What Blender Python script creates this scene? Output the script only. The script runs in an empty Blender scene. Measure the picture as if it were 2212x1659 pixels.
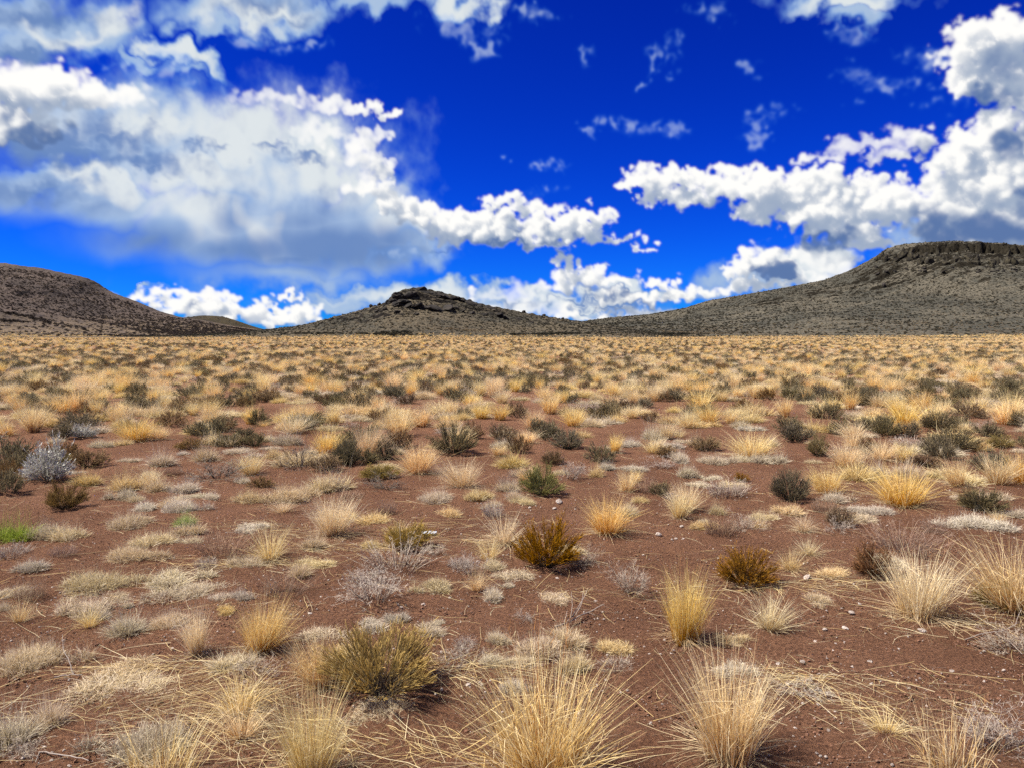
import bpy, math
import numpy as np
from mathutils import Vector

# ---------------------------------------------------------------- camera
SC = bpy.context.scene
W_PX, H_PX = 2212.0, 1659.0            # the frame in which places were read off
FOCAL = 0.741 * W_PX                   # 26.7 mm on a 36 mm wide sensor
HORIZON = 722.0
PITCH = math.atan((H_PX / 2 - HORIZON) / FOCAL)
CAM_Z = 1.6
cam_data = bpy.data.cameras.new('camera')
cam_data.sensor_width = 36.0
cam_data.lens = 36.0 * 0.741
cam_data.clip_start = 0.05
cam_data.clip_end = 30000
cam = bpy.data.objects.new('camera', cam_data)
SC.collection.objects.link(cam)
cam.location = (0, 0, CAM_Z)
cam.rotation_euler = (math.radians(90) - PITCH, 0, 0)
SC.camera = cam


def ray(px, py):
    """world direction of a point of the frame"""
    x = (px - W_PX / 2) / FOCAL
    y = -(py - H_PX / 2) / FOCAL
    c, s = math.cos(PITCH), math.sin(PITCH)
    d = Vector((x, c + y * s, -s + y * c))
    return d.normalized()


# ---------------------------------------------------------------- sky, sun, exposure
SUN_EL, SUN_AZ = 55.0, -95.0           # degrees; azimuth left of the view axis
VS = SC.view_settings
SC.display_settings.display_device = 'sRGB'
VS.view_transform = 'Standard'
VS.look = 'None'
VS.gamma = 1.0
VS.use_curve_mapping = False
VS.exposure = 0.98

sun_data = bpy.data.lights.new('sun', 'SUN')
sun_data.energy = 5.0
sun_data.angle = math.radians(3)
sun_data.color = (1.0, 0.93, 0.82)
sun = bpy.data.objects.new('sun', sun_data)
SC.collection.objects.link(sun)
_el, _az = math.radians(SUN_EL), math.radians(SUN_AZ)
SUN_DIR = Vector((math.sin(_az) * math.cos(_el), math.cos(_az) * math.cos(_el), math.sin(_el)))
sun.rotation_euler = (-SUN_DIR).to_track_quat('-Z', 'Y').to_euler()

world = bpy.data.worlds.new('World')
SC.world = world
world.use_nodes = True
wt = world.node_tree
wt.nodes.clear()
WN, WL = wt.nodes, wt.links


def wnode(kind, **kw):
    n = WN.new(kind)
    for k, v in kw.items():
        setattr(n, k, v)
    return n


sky_tex = wnode('ShaderNodeTexSky', sky_type='NISHITA')
sky_tex.sun_disc = False
sky_tex.sun_elevation = math.radians(SUN_EL)
sky_tex.sun_rotation = math.radians(SUN_AZ)
sky_tex.altitude = 2000
sky_tex.air_density = 1.0
sky_tex.dust_density = 0.2
sky_tex.ozone_density = 3.0
# the deep, saturated blue of the photograph: the sky's own colours, each channel steepened
def chan(src, power, gain):
    a = wnode('ShaderNodeMath', operation='POWER')
    WL.new(src, a.inputs[0])
    a.inputs[1].default_value = power
    b = wnode('ShaderNodeMath', operation='MULTIPLY')
    WL.new(a.outputs[0], b.inputs[0])
    b.inputs[1].default_value = gain
    return b.outputs[0]


sp = wnode('ShaderNodeSeparateColor')
cb = wnode('ShaderNodeCombineColor')
WL.new(sky_tex.outputs[0], sp.inputs[0])
WL.new(chan(sp.outputs[0], 1.9, 0.0027), cb.inputs[0])
WL.new(chan(sp.outputs[1], 1.9, 0.0364), cb.inputs[1])
WL.new(chan(sp.outputs[2], 1.35, 0.373), cb.inputs[2])
bg = wnode('ShaderNodeBackground')
bg.inputs['Strength'].default_value = 0.1
WL.new(cb.outputs[0], bg.inputs['Color'])
wo = wnode('ShaderNodeOutputWorld')
WL.new(bg.outputs[0], wo.inputs['Surface'])

CY = SC.cycles
CY.use_adaptive_sampling = True
CY.adaptive_threshold = 0.02
CY.max_bounces = 6
CY.diffuse_bounces = 3
CY.glossy_bounces = 1
CY.transmission_bounces = 3
CY.transparent_max_bounces = 4
CY.use_denoising = False

# ---------------------------------------------------------------- helpers
COL = SC.collection
RNG = np.random.default_rng(11)


def tag(o, label=None, cat=None, group=None, kind=None):
    for k, v in (('label', label), ('category', cat), ('group', group), ('kind', kind)):
        if v:
            o[k] = v
    return o


def link(name, data, parent=None, mat=None):
    o = bpy.data.objects.new(name, data)
    COL.objects.link(o)
    if parent is not None:
        o.parent = parent
    return o


def mesh_from(name, verts, faces, attrs=None, mats=(), smooth_=False):
    """verts (n, 3), faces (m, 3 or 4) -> mesh; attrs: {name: per-vertex floats (n,) or colours (n, 4)}"""
    me = bpy.data.meshes.new(name)
    verts = np.ascontiguousarray(verts, np.float32)
    faces = np.ascontiguousarray(faces, np.int32)
    m, k = faces.shape
    me.vertices.add(len(verts))
    me.vertices.foreach_set('co', verts.ravel())
    me.loops.add(m * k)
    me.loops.foreach_set('vertex_index', faces.ravel())
    me.polygons.add(m)
    me.polygons.foreach_set('loop_start', np.arange(0, m * k, k, dtype=np.int32))
    if smooth_:
        me.polygons.foreach_set('use_smooth', np.ones(m, bool))
    for nm, a in (attrs or {}).items():
        a = np.asarray(a, np.float32)
        if a.ndim == 1:
            me.attributes.new(nm, 'FLOAT', 'POINT').data.foreach_set('value', a)
        else:
            me.attributes.new(nm, 'FLOAT_COLOR', 'POINT').data.foreach_set('color', a.ravel())
    for mt in mats:
        me.materials.append(mt)
    me.update(calc_edges=True)
    return me


def grid_faces(nr, nc, wrap=False):
    r = np.arange(nr - 1)[:, None]
    c = np.arange(nc if wrap else nc - 1)[None]
    a = r * nc + c
    b = r * nc + (c + 1) % nc
    return np.stack([a, b, b + nc, a + nc], -1).reshape(-1, 4)


class Mat:
    """a small shader-graph writer"""
    def __init__(self, name):
        self.m = bpy.data.materials.new(name)
        self.m.use_nodes = True
        self.t = self.m.node_tree
        self.t.nodes.clear()
        self.out = self.n('ShaderNodeOutputMaterial')

    def n(self, kind, **kw):
        nd = self.t.nodes.new(kind)
        for k, v in kw.items():
            setattr(nd, k, v)
        return nd

    def put(self, sock, v):
        if isinstance(v, bpy.types.NodeSocket):
            self.t.links.new(v, sock)
        elif v is not None:
            sock.default_value = v

    def math(self, op, a, b=0.0, clamp=False):
        nd = self.n('ShaderNodeMath', operation=op)
        nd.use_clamp = clamp
        self.put(nd.inputs[0], a)
        self.put(nd.inputs[1], b)
        return nd.outputs[0]

    def step(self, x, a, b, lo=0.0, hi=1.0):
        nd = self.n('ShaderNodeMapRange', interpolation_type='SMOOTHSTEP')
        for s, v in zip(nd.inputs, (x, a, b, lo, hi)):
            self.put(s, v)
        return nd.outputs[0]

    def mix(self, f, a, b, blend='MIX'):
        nd = self.n('ShaderNodeMix', data_type='RGBA', blend_type=blend)
        fix = lambda c: c if isinstance(c, bpy.types.NodeSocket) else tuple(c) + (1,) * (4 - len(c))
        self.put(nd.inputs[0], f)
        self.put(nd.inputs[6], fix(a))
        self.put(nd.inputs[7], fix(b))
        return nd.outputs[2]

    def noise(self, scale, detail=4.0, rough=0.55, vec=None, dist=0.0):
        nd = self.n('ShaderNodeTexNoise')
        self.put(nd.inputs['Vector'], vec)
        nd.inputs['Scale'].default_value = scale
        nd.inputs['Detail'].default_value = detail
        nd.inputs['Roughness'].default_value = rough
        nd.inputs['Distortion'].default_value = dist
        return nd.outputs['Fac']

    def attr(self, name, kind='GEOMETRY'):
        return self.n('ShaderNodeAttribute', attribute_name=name, attribute_type=kind)

    def pos(self):
        return self.n('ShaderNodeNewGeometry').outputs['Position']

    def bump(self, h, strength, distance):
        nd = self.n('ShaderNodeBump')
        self.put(nd.inputs['Height'], h)
        nd.inputs['Strength'].default_value = strength
        nd.inputs['Distance'].default_value = distance
        return nd.outputs[0]

    def diffuse(self, color, rough=0.9, spec=0.15, normal=None, thin=0.0):
        b = self.n('ShaderNodeBsdfPrincipled')
        self.put(b.inputs['Base Color'], color if isinstance(color, bpy.types.NodeSocket) else tuple(color) + (1,))
        b.inputs['Roughness'].default_value = rough
        b.inputs['Specular IOR Level'].default_value = spec
        self.put(b.inputs['Normal'], normal)
        res = b.outputs[0]
        if thin:
            tr = self.n('ShaderNodeBsdfTranslucent')
            self.put(tr.inputs[0], color if isinstance(color, bpy.types.NodeSocket) else tuple(color) + (1,))
            mx = self.n('ShaderNodeMixShader')
            mx.inputs[0].default_value = thin
            self.t.links.new(res, mx.inputs[1])
            self.t.links.new(tr.outputs[0], mx.inputs[2])
            res = mx.outputs[0]
        self.t.links.new(res, self.out.inputs['Surface'])
        return self.m


# heaped clouds with firm edges                     x, y, half width, half height, tilt, strength
CUMULUS = [
    (1372, 396, 42, 26), (1430, 392, 95, 42), (1470, 430, 100, 34), (1550, 405, 90, 45), (1630, 410, 85, 55), (1640, 450, 60, 60),
    (1710, 425, 90, 65), (1740, 470, 80, 46), (1810, 450, 120, 90), (1830, 505, 110, 40), (1900, 450, 100, 75), (1950, 455, 70, 60),
    (1890, 530, 70, 22), (1780, 400, 80, 50),
    (2160, 285, 65, 62), (2110, 330, 85, 75), (2060, 365, 70, 60), (2190, 380, 110, 130), (2100, 430, 130, 90), (2190, 500, 130, 100),
    (2040, 480, 90, 80), (2120, 540, 170, 50), (2240, 300, 60, 100),
    (2120, 95, 85, 62), (2190, 80, 95, 60), (2075, 130, 75, 40), (2170, 170, 115, 80), (2215, 220, 80, 50), (2095, 185, 60, 40),
    (1790, 342, 90, 16, 8), (1870, 318, 120, 34, 8), (1970, 305, 60, 34), (1930, 335, 90, 24, 6),
    (1095, 437, 70, 24), (1140, 450, 60, 25), (955, 480, 46, 30), (1000, 500, 90, 44), (1080, 505, 120, 45), (1180, 500, 110, 42),
    (1255, 470, 70, 30), (1235, 500, 90, 34), (1010, 522, 110, 20), (1130, 526, 150, 16), (1330, 520, 70, 14, -4), (1395, 536, 36, 12, 8),
    (1060, 480, 80, 36), (870, 450, 60, 30), (905, 470, 60, 36),
    (1222, 565, 34, 26, -30), (1265, 580, 64, 12),
    (1018, 630, 26, 16), (1065, 640, 50, 24), (1115, 640, 55, 32), (1165, 628, 45, 26), (1150, 665, 80, 26), (1250, 610, 75, 34),
    (1310, 608, 75, 20), (1210, 676, 50, 28), (1330, 645, 90, 20), (1425, 612, 46, 20), (1480, 640, 80, 24), (1545, 632, 40, 16),
    (1400, 652, 70, 18), (1300, 690, 90, 14), (1420, 684, 90, 14), (1100, 680, 70, 20), (1350, 672, 80, 12),
    (1640, 570, 62, 42), (1595, 590, 40, 36), (1690, 590, 60, 26), (1760, 555, 75, 40), (1800, 575, 75, 40), (1650, 618, 110, 20),
    (1760, 600, 100, 22), (1590, 625, 70, 14),
    (300, 645, 60, 18), (360, 640, 60, 22), (415, 655, 60, 28), (450, 640, 40, 20), (480, 652, 46, 22), (510, 672, 40, 26),
    (400, 672, 90, 28), (460, 684, 90, 28), (565, 680, 36, 32), (615, 683, 50, 26), (660, 678, 44, 30), (600, 700, 90, 18),
    (622, 640, 38, 15),
    (35, 190, 110, 75), (120, 200, 100, 70), (200, 215, 90, 50), (270, 215, 80, 40), (40, 270, 90, 70), (100, 290, 60, 40),
    (835, 247, 34, 20), (775, 240, 56, 22), (700, 232, 80, 28, -8), (610, 218, 90, 28, -8), (540, 215, 60, 26), (805, 300, 36, 34),
    (812, 365, 44, 56), (770, 330, 60, 60), (790, 410, 70, 36), (840, 440, 60, 30), (690, 290, 80, 40),
]
# soft banks and falling veils
SOFT = [
    (60, 60, 320, 95), (210, 80, 170, 70), (20, 120, 180, 50), (520, 10, 250, 80), (640, 25, 150, 56), (470, 60, 90, 36), (800, 0, 130, 44),
    (390, 120, 130, 34, -25), (320, 130, 120, 20, -20, .7),
    (300, 300, 420, 150), (560, 360, 380, 200), (120, 390, 330, 85), (480, 480, 280, 130), (640, 510, 320, 110), (790, 470, 190, 120), (820, 540, 200, 70),
    (230, 430, 260, 90), (990, 8, 110, 44), (1840, 0, 190, 38), (1845, 40, 80, 36), (2170, 430, 150, 120), (2090, 520, 240, 70), 
    (900, 634, 300, 30), (760, 655, 160, 34), (1120, 632, 260, 28), (1420, 635, 260, 26), (700, 674, 160, 28), (1000, 662, 300, 36), (1250, 655, 260, 34),
    (1640, 600, 150, 46), (1750, 570, 150, 56), (280, 638, 70, 10), (620, 590, 330, 60, 0, .55), (330, 520, 260, 60, 0, .5),
]
# thin torn scraps
WISPS = [
    (1010, 62, 90, 34), (1060, 98, 50, 26), (1430, 120, 36, 38), (1405, 182, 40, 10, 10), (1625, 145, 38, 18, 8), (1265, 118, 26, 30),
    (1325, 264, 60, 22), (1440, 282, 75, 22), (1190, 350, 38, 16), (1650, 262, 60, 22), (1640, 300, 36, 20), (1700, 235, 40, 14),
    (1870, 162, 80, 20, -8), (1940, 185, 90, 22), (1990, 125, 56, 28), (2050, 212, 70, 28), (1840, 218, 26, 14), (1840, 78, 56, 26),
    (650, 100, 70, 14), (540, 90, 70, 14), (420, 150, 130, 20, -28), (300, 145, 150, 26, -12), (480, 190, 80, 14, -30),
    (1530, 20, 60, 26), (1085, 343, 14, 7), (1270, 295, 24, 10), (1150, 415, 60, 16), (960, 45, 60, 26), (1165, 30, 44, 22), (890, 560, 120, 26, 0, .8),
]
# shade painted into the clouds' thick parts and undersides, blob by blob
PAINTED_SHADE = [
    (720, 535, 260, 75, 0, 1.3), (500, 480, 70, 90, 25, .7), (700, 460, 130, 70, 0, .55), (100, 325, 280, 44, -4, 1.3), (250, 300, 160, 40, 0, 1.0), (60, 420, 260, 50, 0, .9), (330, 520, 200, 60, 0, .9), (560, 540, 240, 60, 0, 1.0), (820, 545, 150, 60, 0, 1.1),
    (70, 40, 260, 40), (40, 120, 190, 36, 0, 1.1), (560, 10, 150, 36, 0, .8), (640, 50, 120, 22, 0, .6),
    (130, 300, 190, 40, 0, 1.1), (60, 345, 220, 36, 0, 1.1), (300, 345, 200, 36, -6, .9), (660, 338, 90, 24, -4, .9), (310, 362, 70, 22, 0, .9), (420, 315, 80, 18, 0, .7), (600, 318, 60, 14, 10, .7),
    (210, 280, 110, 50, 0, .8), (30, 250, 70, 60, 0, .6), (500, 440, 90, 90, 20, .45), (660, 480, 130, 70, 0, .7), (840, 520, 120, 60, 0, .9), (480, 540, 160, 50, 0, .8), (640, 560, 240, 30, 0, .9),
    (60, 430, 200, 40, 0, .8), (210, 450, 120, 40, 0, .6),
    (2150, 500, 200, 60, 0, 1.3), (2030, 500, 90, 80, 0, 1.2), (2190, 300, 60, 60, 0, 1.1), (2140, 215, 150, 34, 0, .9), (2160, 150, 90, 50, 0, .5), (1780, 520, 100, 32, 10, 1.2), (1660, 500, 60, 26, 0, .9), (2200, 420, 60, 40, 0, .8),
    (1540, 440, 150, 24, 0, .5), (1890, 345, 130, 22, 6, .7), (1990, 320, 60, 34, 0, .8),
    (1090, 525, 150, 14, 0, .8), (1130, 490, 120, 12, 0, .7), (1200, 520, 90, 12, 0, .6), (1080, 450, 60, 10, 0, .6), (1180, 548, 140, 10, 0, .8), (980, 545, 100, 10, 0, .7),
    (1665, 583, 62, 22, 0, 1.7), (1700, 590, 40, 14, 0, 1.5),
    (1330, 630, 130, 10, 0, .8), (1350, 660, 160, 10, 0, 1.1), (1240, 650, 110, 10, 0, .8), (1130, 655, 100, 14, 0, .6), (1460, 660, 110, 9, 0, .8), (1290, 672, 100, 8, 0, .9),
    (410, 662, 90, 6, 0, .5), (560, 700, 120, 8, 0, .4),
]


# where the heaps dissolve into the bank around them
MELT = [(470, 330, 470, 230), (60, 60, 460, 110), (1120, 650, 200, 50), (1780, 565, 90, 50), (1880, 320, 190, 50, 8, .6)]
# sunlight painted into the soft bank as hand-placed bright patches
PAINTED_SUN = [(560, 280, 330, 120), (700, 370, 220, 120), (330, 270, 200, 70), (170, 385, 150, 40, -14), (270, 400, 140, 44, -14), (420, 450, 150, 70), (570, 500, 50, 90, 30), (120, 75, 160, 34), (230, 60, 100, 44),
        (540, 25, 170, 44), (1000, 10, 100, 34), (1840, 5, 150, 30), (860, 460, 90, 60), (1760, 560, 140, 60), (900, 645, 220, 26), (1300, 640, 300, 30), (380, 115, 90, 26, -25), (450, 380, 200, 90)]
def grf(shape, step, lo, hi, beta, rng, squash=None):
    """isotropic random field (mean 0, deviation 1) with wavelengths LO..HI, made by filtering white noise; STEP: sample spacing per axis"""
    w = rng.standard_normal(shape).astype(np.float32)
    f = np.fft.rfftn(w)
    k2 = 0
    for ax, (n, d) in enumerate(zip(shape, step)):
        k = np.fft.rfftfreq(n, d) if ax == len(shape) - 1 else np.fft.fftfreq(n, d)
        if squash:
            k = k * squash[ax]
        sh = [1] * len(shape)
        sh[ax] = len(k)
        k2 = k2 + (k.reshape(sh).astype(np.float32)) ** 2
    k = np.sqrt(k2) + 1e-6
    g = np.exp(-(1 / (k * hi)) ** 4) * np.exp(-(k * lo) ** 2) * k ** (-beta / 2)
    out = np.fft.irfftn(f * g, shape).astype(np.float32)
    return out / out.std()


def puffs(shape, step, top, n, gain, rng, squash=None):
    """round lumps with creases between them, at N sizes"""
    tot, amp, norm = 0, 1.0, 0.0
    for k in range(n):
        wl = top / 2.0 ** k
        v = np.abs(grf(shape, step, wl * 0.55, wl * 1.3, 1.0, rng, squash))
        tot = tot + amp * np.minimum(v, 2.2)
        norm += amp
        amp *= gain
    return tot / norm - 0.78


def sstep(x, a, b):
    t = np.clip((x - a) / (b - a), 0, 1)
    return t * t * (3 - 2 * t)


def bil(a, y, x):
    """bilinear look-up with clamped borders"""
    h, w = a.shape
    y = np.clip(y, 0, h - 1.001)
    x = np.clip(x, 0, w - 1.001)
    i, j = y.astype(int), x.astype(int)
    fy, fx = (y - i).astype(np.float32), (x - j).astype(np.float32)
    return (a[i, j] * (1 - fy) * (1 - fx) + a[i, j + 1] * (1 - fy) * fx + a[i + 1, j] * fy * (1 - fx) + a[i + 1, j + 1] * fy * fx)


def blur(a, sg):
    n = int(3 * sg) + 1
    k = np.exp(-0.5 * (np.arange(-n, n + 1) / sg) ** 2)
    k /= k.sum()
    for ax in (0, 1):
        p = np.pad(a, [(n, n) if i == ax else (0, 0) for i in (0, 1)], mode='edge')
        a = sum(w * np.take(p, range(i, i + a.shape[ax]), ax) for i, w in enumerate(k))
    return a


def field2(blobs, X, Y, floor=-1.0):
    out = np.full(X.shape, floor, np.float32)
    for b in blobs:
        px, py, a, c = b[:4]
        t = math.radians(b[4]) if len(b) > 4 else 0.0
        st = b[5] if len(b) > 5 else 1.0
        dx, dy = X - px, -(Y - py)
        q = np.sqrt(((dx * math.cos(t) + dy * math.sin(t)) / a) ** 2 + ((-dx * math.sin(t) + dy * math.cos(t)) / c) ** 2)
        np.maximum(out, (1 - q) * st, out)
    return out


def clouds(us, vs, px, py, seed=5):
    """colour, with sun and shade baked in, and cover of the clouds over a grid of azimuths and elevations (px, py: the same grid in the frame).
    The heaps are a 3-D density that is marched along the line of sight and towards the sun."""
    rng = np.random.default_rng(seed)
    nv, nu = px.shape
    du = us[1] - us[0]
    ns, ds = 26, 0.24                      # depth layers, degrees apart
    S2, D2, S3, D3 = (nv, nu), (du, du), (nv, nu, ns), (du, du, ds)
    n2 = lambda lo, hi, beta=3.0, sq=None: grf(S2, D2, lo, hi, beta, rng, sq)
    wx, wy = n2(.2, 3.0, 3.6), n2(.2, 3.0, 3.6)
    X = px + wx * 9
    Y = py + wy * 7
    # --- heaps
    F = np.full((nv, nu, ns), -1.0, np.float32)
    S = ((np.arange(ns) - ns / 2) * ds).astype(np.float32)
    deg = 0.0352                            # degrees to one unit of the frame, near its middle
    for b in CUMULUS:
        x0, y0, a, c = b[0], b[1], b[2] * 0.94, b[3] * 0.95
        t = math.radians(b[4]) if len(b) > 4 else 0.0
        r = 1.7 * max(a, c) + 40
        cols = np.where((px[nv // 2] > x0 - r) & (px[nv // 2] < x0 + r))[0]
        rows = np.where((py[:, nu // 2] > y0 - r * 1.1 - 60) & (py[:, nu // 2] < y0 + r * 1.1 + 60))[0]
        if len(cols) == 0 or len(rows) == 0:
            continue
        sl = np.s_[rows[0]:rows[-1] + 1, cols[0]:cols[-1] + 1]
        dx, dy = X[sl] - x0, -(Y[sl] - y0)
        qx = (dx * math.cos(t) + dy * math.sin(t)) / a
        qy = (-dx * math.sin(t) + dy * math.cos(t)) / c
        qy = np.where(qy < 0, qy * 1.6, qy)            # flatter undersides
        cs = max(0.45, min(2.4, 0.85 * min(a, c * 1.5) * deg))
        s0 = rng.uniform(-0.5, 0.5)
        q = np.sqrt((qx ** 2 + qy ** 2)[..., None] + ((S - s0) / cs) ** 2)
        F[sl] = np.maximum(F[sl], 1 - q)
    bi = puffs(S3, D3, 2.7, 5, 0.38, rng)
    fb = grf(S3, D3, 0.15, 2.0, 3.4, rng)
    melt = sstep(field2(MELT, px + wx * 10, py + wy * 10), 0.0, 0.5)
    D = np.minimum(F, 0.55) + (0.42 * bi + 0.12 * fb) * (1 - 0.45 * melt)[..., None] - 0.13
    D = D - 2.2 * np.clip(-0.04 - F, 0, 1)              # no crumbs adrift
    fray = np.clip(0.32 + 0.14 * n2(.8, 6), 0.14, 0.6) + 0.6 * melt
    dens = np.clip(D / fray[..., None], 0, 1) * (1 - 0.72 * melt)[..., None]
    # --- light that reaches each cell: steps towards the sun (left, up, a little towards the viewer)
    sd = np.array([SUN_DIR.x, SUN_DIR.z, SUN_DIR.y])
    tau = np.zeros_like(dens)
    up = np.zeros_like(dens)

    def shifted(a, k):
        ou = int(round(sd[0] * k / du))
        ov = int(round(sd[1] * k / du))
        os_ = int(round(sd[2] * k / ds))
        out = np.zeros_like(a)
        def rg(n, o):
            return (slice(max(0, -o), n - max(0, o)), slice(max(0, o), n - max(0, -o)))
        (a0, b0), (a1, b1), (a2, b2) = rg(a.shape[0], ov), rg(a.shape[1], ou), rg(a.shape[2], os_)
        out[a0, a1, a2] = a[b0, b1, b2]
        return out
    prev = 0.0
    for k in (0.16, 0.36, 0.66, 1.1, 1.7, 2.5):
        tau += shifted(dens, k) * (k - prev)
        prev = k
    calm = sstep(py, 400, 480) * (1 - sstep(py, 585, 620)) * (1 - sstep(px, 850, 950))
    deep = field2(PAINTED_SHADE, px + wx * 12 * (1 - calm), py + wy * 7 * (1 - calm), 0.0)
    deep = sstep(deep + 0.09 * n2(.3, 4, 3.6, (1.5, 1)) * (1 - 0.7 * calm), -0.02, 0.95)
    sunlit = 0.66 * np.exp(-3.0 * tau) + 0.34 * np.exp(-0.8 * tau)
    sunlit *= (1 - 0.80 * deep)[..., None]
    # --- along the line of sight
    T = np.ones((nv, nu), np.float32)
    Ls = np.zeros((nv, nu), np.float32)
    sig = 5.0
    for k in range(ns):
        a = 1 - np.exp(-sig * dens[..., k] * ds)
        Ls += T * a * sunlit[..., k]
        T *= 1 - a
    a_cum = blur(1 - T, 0.055 / du)
    Ls = Ls / np.maximum(a_cum, 1e-4)
    Ls = blur(Ls * a_cum, 0.16 / du) / np.maximum(blur(a_cum, 0.16 / du), 1e-3) * 0.75 + 0.25 * Ls
    Ls = sstep(Ls, 0.06, 0.70)
    up = (1 - deep)[..., None]
    shade = np.array([0.11, 0.19, 0.40]) * (1 - up) + np.array([0.34, 0.42, 0.56]) * up
    lit = np.array([1.02, 1.01, 0.98], np.float32)
    c_cum = shade + (lit - shade) * Ls[..., None]
    # --- soft banks and veils
    lx, ly = n2(1.0, 9.0, 3.4), n2(1.0, 9.0, 3.4)
    sn = n2(0.15, 7.0, 4.2, (1.4, 1.0))
    busy = 1 - 0.8 * sstep(py, 380, 480) * (1 - sstep(py, 585, 620)) * (1 - sstep(px, 850, 950))     # the falling veils are smooth
    sd_ = field2(SOFT, px + lx * 20 * (0.4 + 0.6 * busy) + wx * 6 * busy, py + ly * 12 * (0.4 + 0.6 * busy) + wy * 5 * busy) + 0.08 * sn * busy
    a_soft = sstep(sd_, -0.05, 0.55) * 0.95
    w = sstep(sd_, 0.05, 0.75)[..., None]
    c_soft = np.array([0.14, 0.33, 0.76]) * (1 - w) + np.array([0.42, 0.56, 0.76]) * w
    glow = field2(PAINTED_SUN, px + lx * 20 + wx * 5 * busy, py + ly * 14 + wy * 5 * busy, 0.0)
    g = (0.95 * sstep(glow + 0.09 * sn * busy, 0.0, 0.8))[..., None]
    c_soft = c_soft * (1 - g) + np.array([0.80, 0.85, 0.84]) * g
    dd = (0.88 * deep)[..., None]
    c_soft = c_soft * (1 - dd) + np.array([0.13, 0.24, 0.50]) * dd
    # --- torn scraps
    wn = n2(0.12, 3.2, 4.4, (1.5, 1.0))
    wn = bil(wn, np.arange(nv)[:, None] + wy * 4, np.arange(nu)[None] + wx * 6)
    wd = np.minimum(field2(WISPS, px + lx * 8 + wx * 8, py + ly * 6 + wy * 6), 0.45) + 0.20 * (wn - 0.65)
    a_wis = blur(sstep(wd, -0.08, 0.75), 0.08 / du) * 0.50
    ww = sstep(a_wis, 0.0, 0.7)[..., None]
    c_wis = np.array([0.05, 0.28, 0.86]) * (1 - ww) + np.array([0.66, 0.78, 0.92]) * ww
    # --- one over the other
    rgb = c_soft * a_soft[..., None]
    al = a_soft
    for c, a in ((c_wis, a_wis), (c_cum, a_cum)):
        rgb = rgb * (1 - a)[..., None] + c * a[..., None]
        al = al * (1 - a) + a
    return rgb / np.maximum(al, 1e-4)[..., None], al

def to_frame(us, vs):
    """azimuths x elevations -> the same grid in the frame"""
    A, E = np.meshgrid(np.radians(us), np.radians(vs))
    x, y, z = np.sin(A) * np.cos(E), np.cos(A) * np.cos(E), np.sin(E)
    c, s = math.cos(PITCH), math.sin(PITCH)
    f, u = y * c - z * s, y * s + z * c
    return W_PX / 2 + FOCAL * x / f, H_PX / 2 - FOCAL * u / f


def build_sky():
    du = 0.085
    us = np.arange(-37, 37, du)
    vs = np.arange(-0.6, 26, du)
    px, py = to_frame(us, vs)
    rgb, al = clouds(us, vs, px, py)
    U = np.concatenate([np.linspace(-180, -37.6, 60), us, np.linspace(37.6, 176, 60)])
    V = np.concatenate([vs, np.linspace(26.6, 86, 40)])
    # unseen emitting cloud added all round to tune ambient light, clear about the sun
    rg = np.random.default_rng(3)
    g = grf((72, 144), (2.5, 2.5), 3.0, 30.0, 3.2, rg)
    A, E = np.meshgrid(U, V)
    gg = bil(g, (E + 4) / 2.5, (A + 180) / 2.5)
    ar, er = np.radians(A), np.radians(E)
    d = np.stack([np.sin(ar) * np.cos(er), np.cos(ar) * np.cos(er), np.sin(er)], -1)
    off = np.degrees(np.arccos(np.clip(d @ np.array(SUN_DIR), -1, 1)))
    a_out = sstep(gg, -0.5, 0.7) * 0.9 * sstep(off, 9, 22)
    w = sstep(gg, 0.0, 1.6)[..., None]
    c_out = np.array([0.66, 0.68, 0.70]) * (1 - w) + np.array([0.40, 0.45, 0.54]) * w
    col = np.concatenate([c_out, a_out[..., None]], -1)
    o = 60
    col[:len(vs), o:o + len(us), :3] = rgb
    col[:len(vs), o:o + len(us), 3] = al
    R = 14000.0
    me = mesh_from('sky', (d * R).reshape(-1, 3), grid_faces(len(V), len(U), wrap=True)[:, ::-1], {'cloud': col.reshape(-1, 4)}, smooth_=True)
    m = Mat('cloud')
    at = m.attr('cloud')
    em = m.n('ShaderNodeEmission')
    m.put(em.inputs['Color'], at.outputs['Color'])  # emits the baked cloud colours; the sun lamp does not light them
    em.inputs['Strength'].default_value = CLOUD_GAIN
    tr = m.n('ShaderNodeBsdfTransparent')
    mx = m.n('ShaderNodeMixShader')
    m.put(mx.inputs[0], at.outputs['Alpha'])
    m.put(mx.inputs[1], tr.outputs[0])
    m.put(mx.inputs[2], em.outputs[0])
    m.put(m.out.inputs['Surface'], mx.outputs[0])
    m.m.cycles.emission_sampling = 'NONE'
    me.materials.append(m.m)
    ob = link('sky', me)
    tag(ob, 'deep blue sky with heaped white clouds and a torn grey bank', kind='structure')


CLOUD_GAIN = 0.505
build_sky()


# ---------------------------------------------------------------- ground
def ground_z(x, y):
    """gentle swells of the plain"""
    r = np.hypot(x, y)
    a = np.clip((r - 6) / 60, 0, 1)
    z = 0.22 * a * (np.sin(x * 0.045 + 1.1) * np.cos(y * 0.033 + 0.4) + 0.6 * np.sin(x * 0.11 - y * 0.07))
    z = z + 0.022 * (np.sin(x * 1.7 + 0.6 * y) * np.sin(y * 1.3 - 0.4 * x + 2.0))
    return z * np.clip((r - 0.5) / 2, 0, 1)


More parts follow.
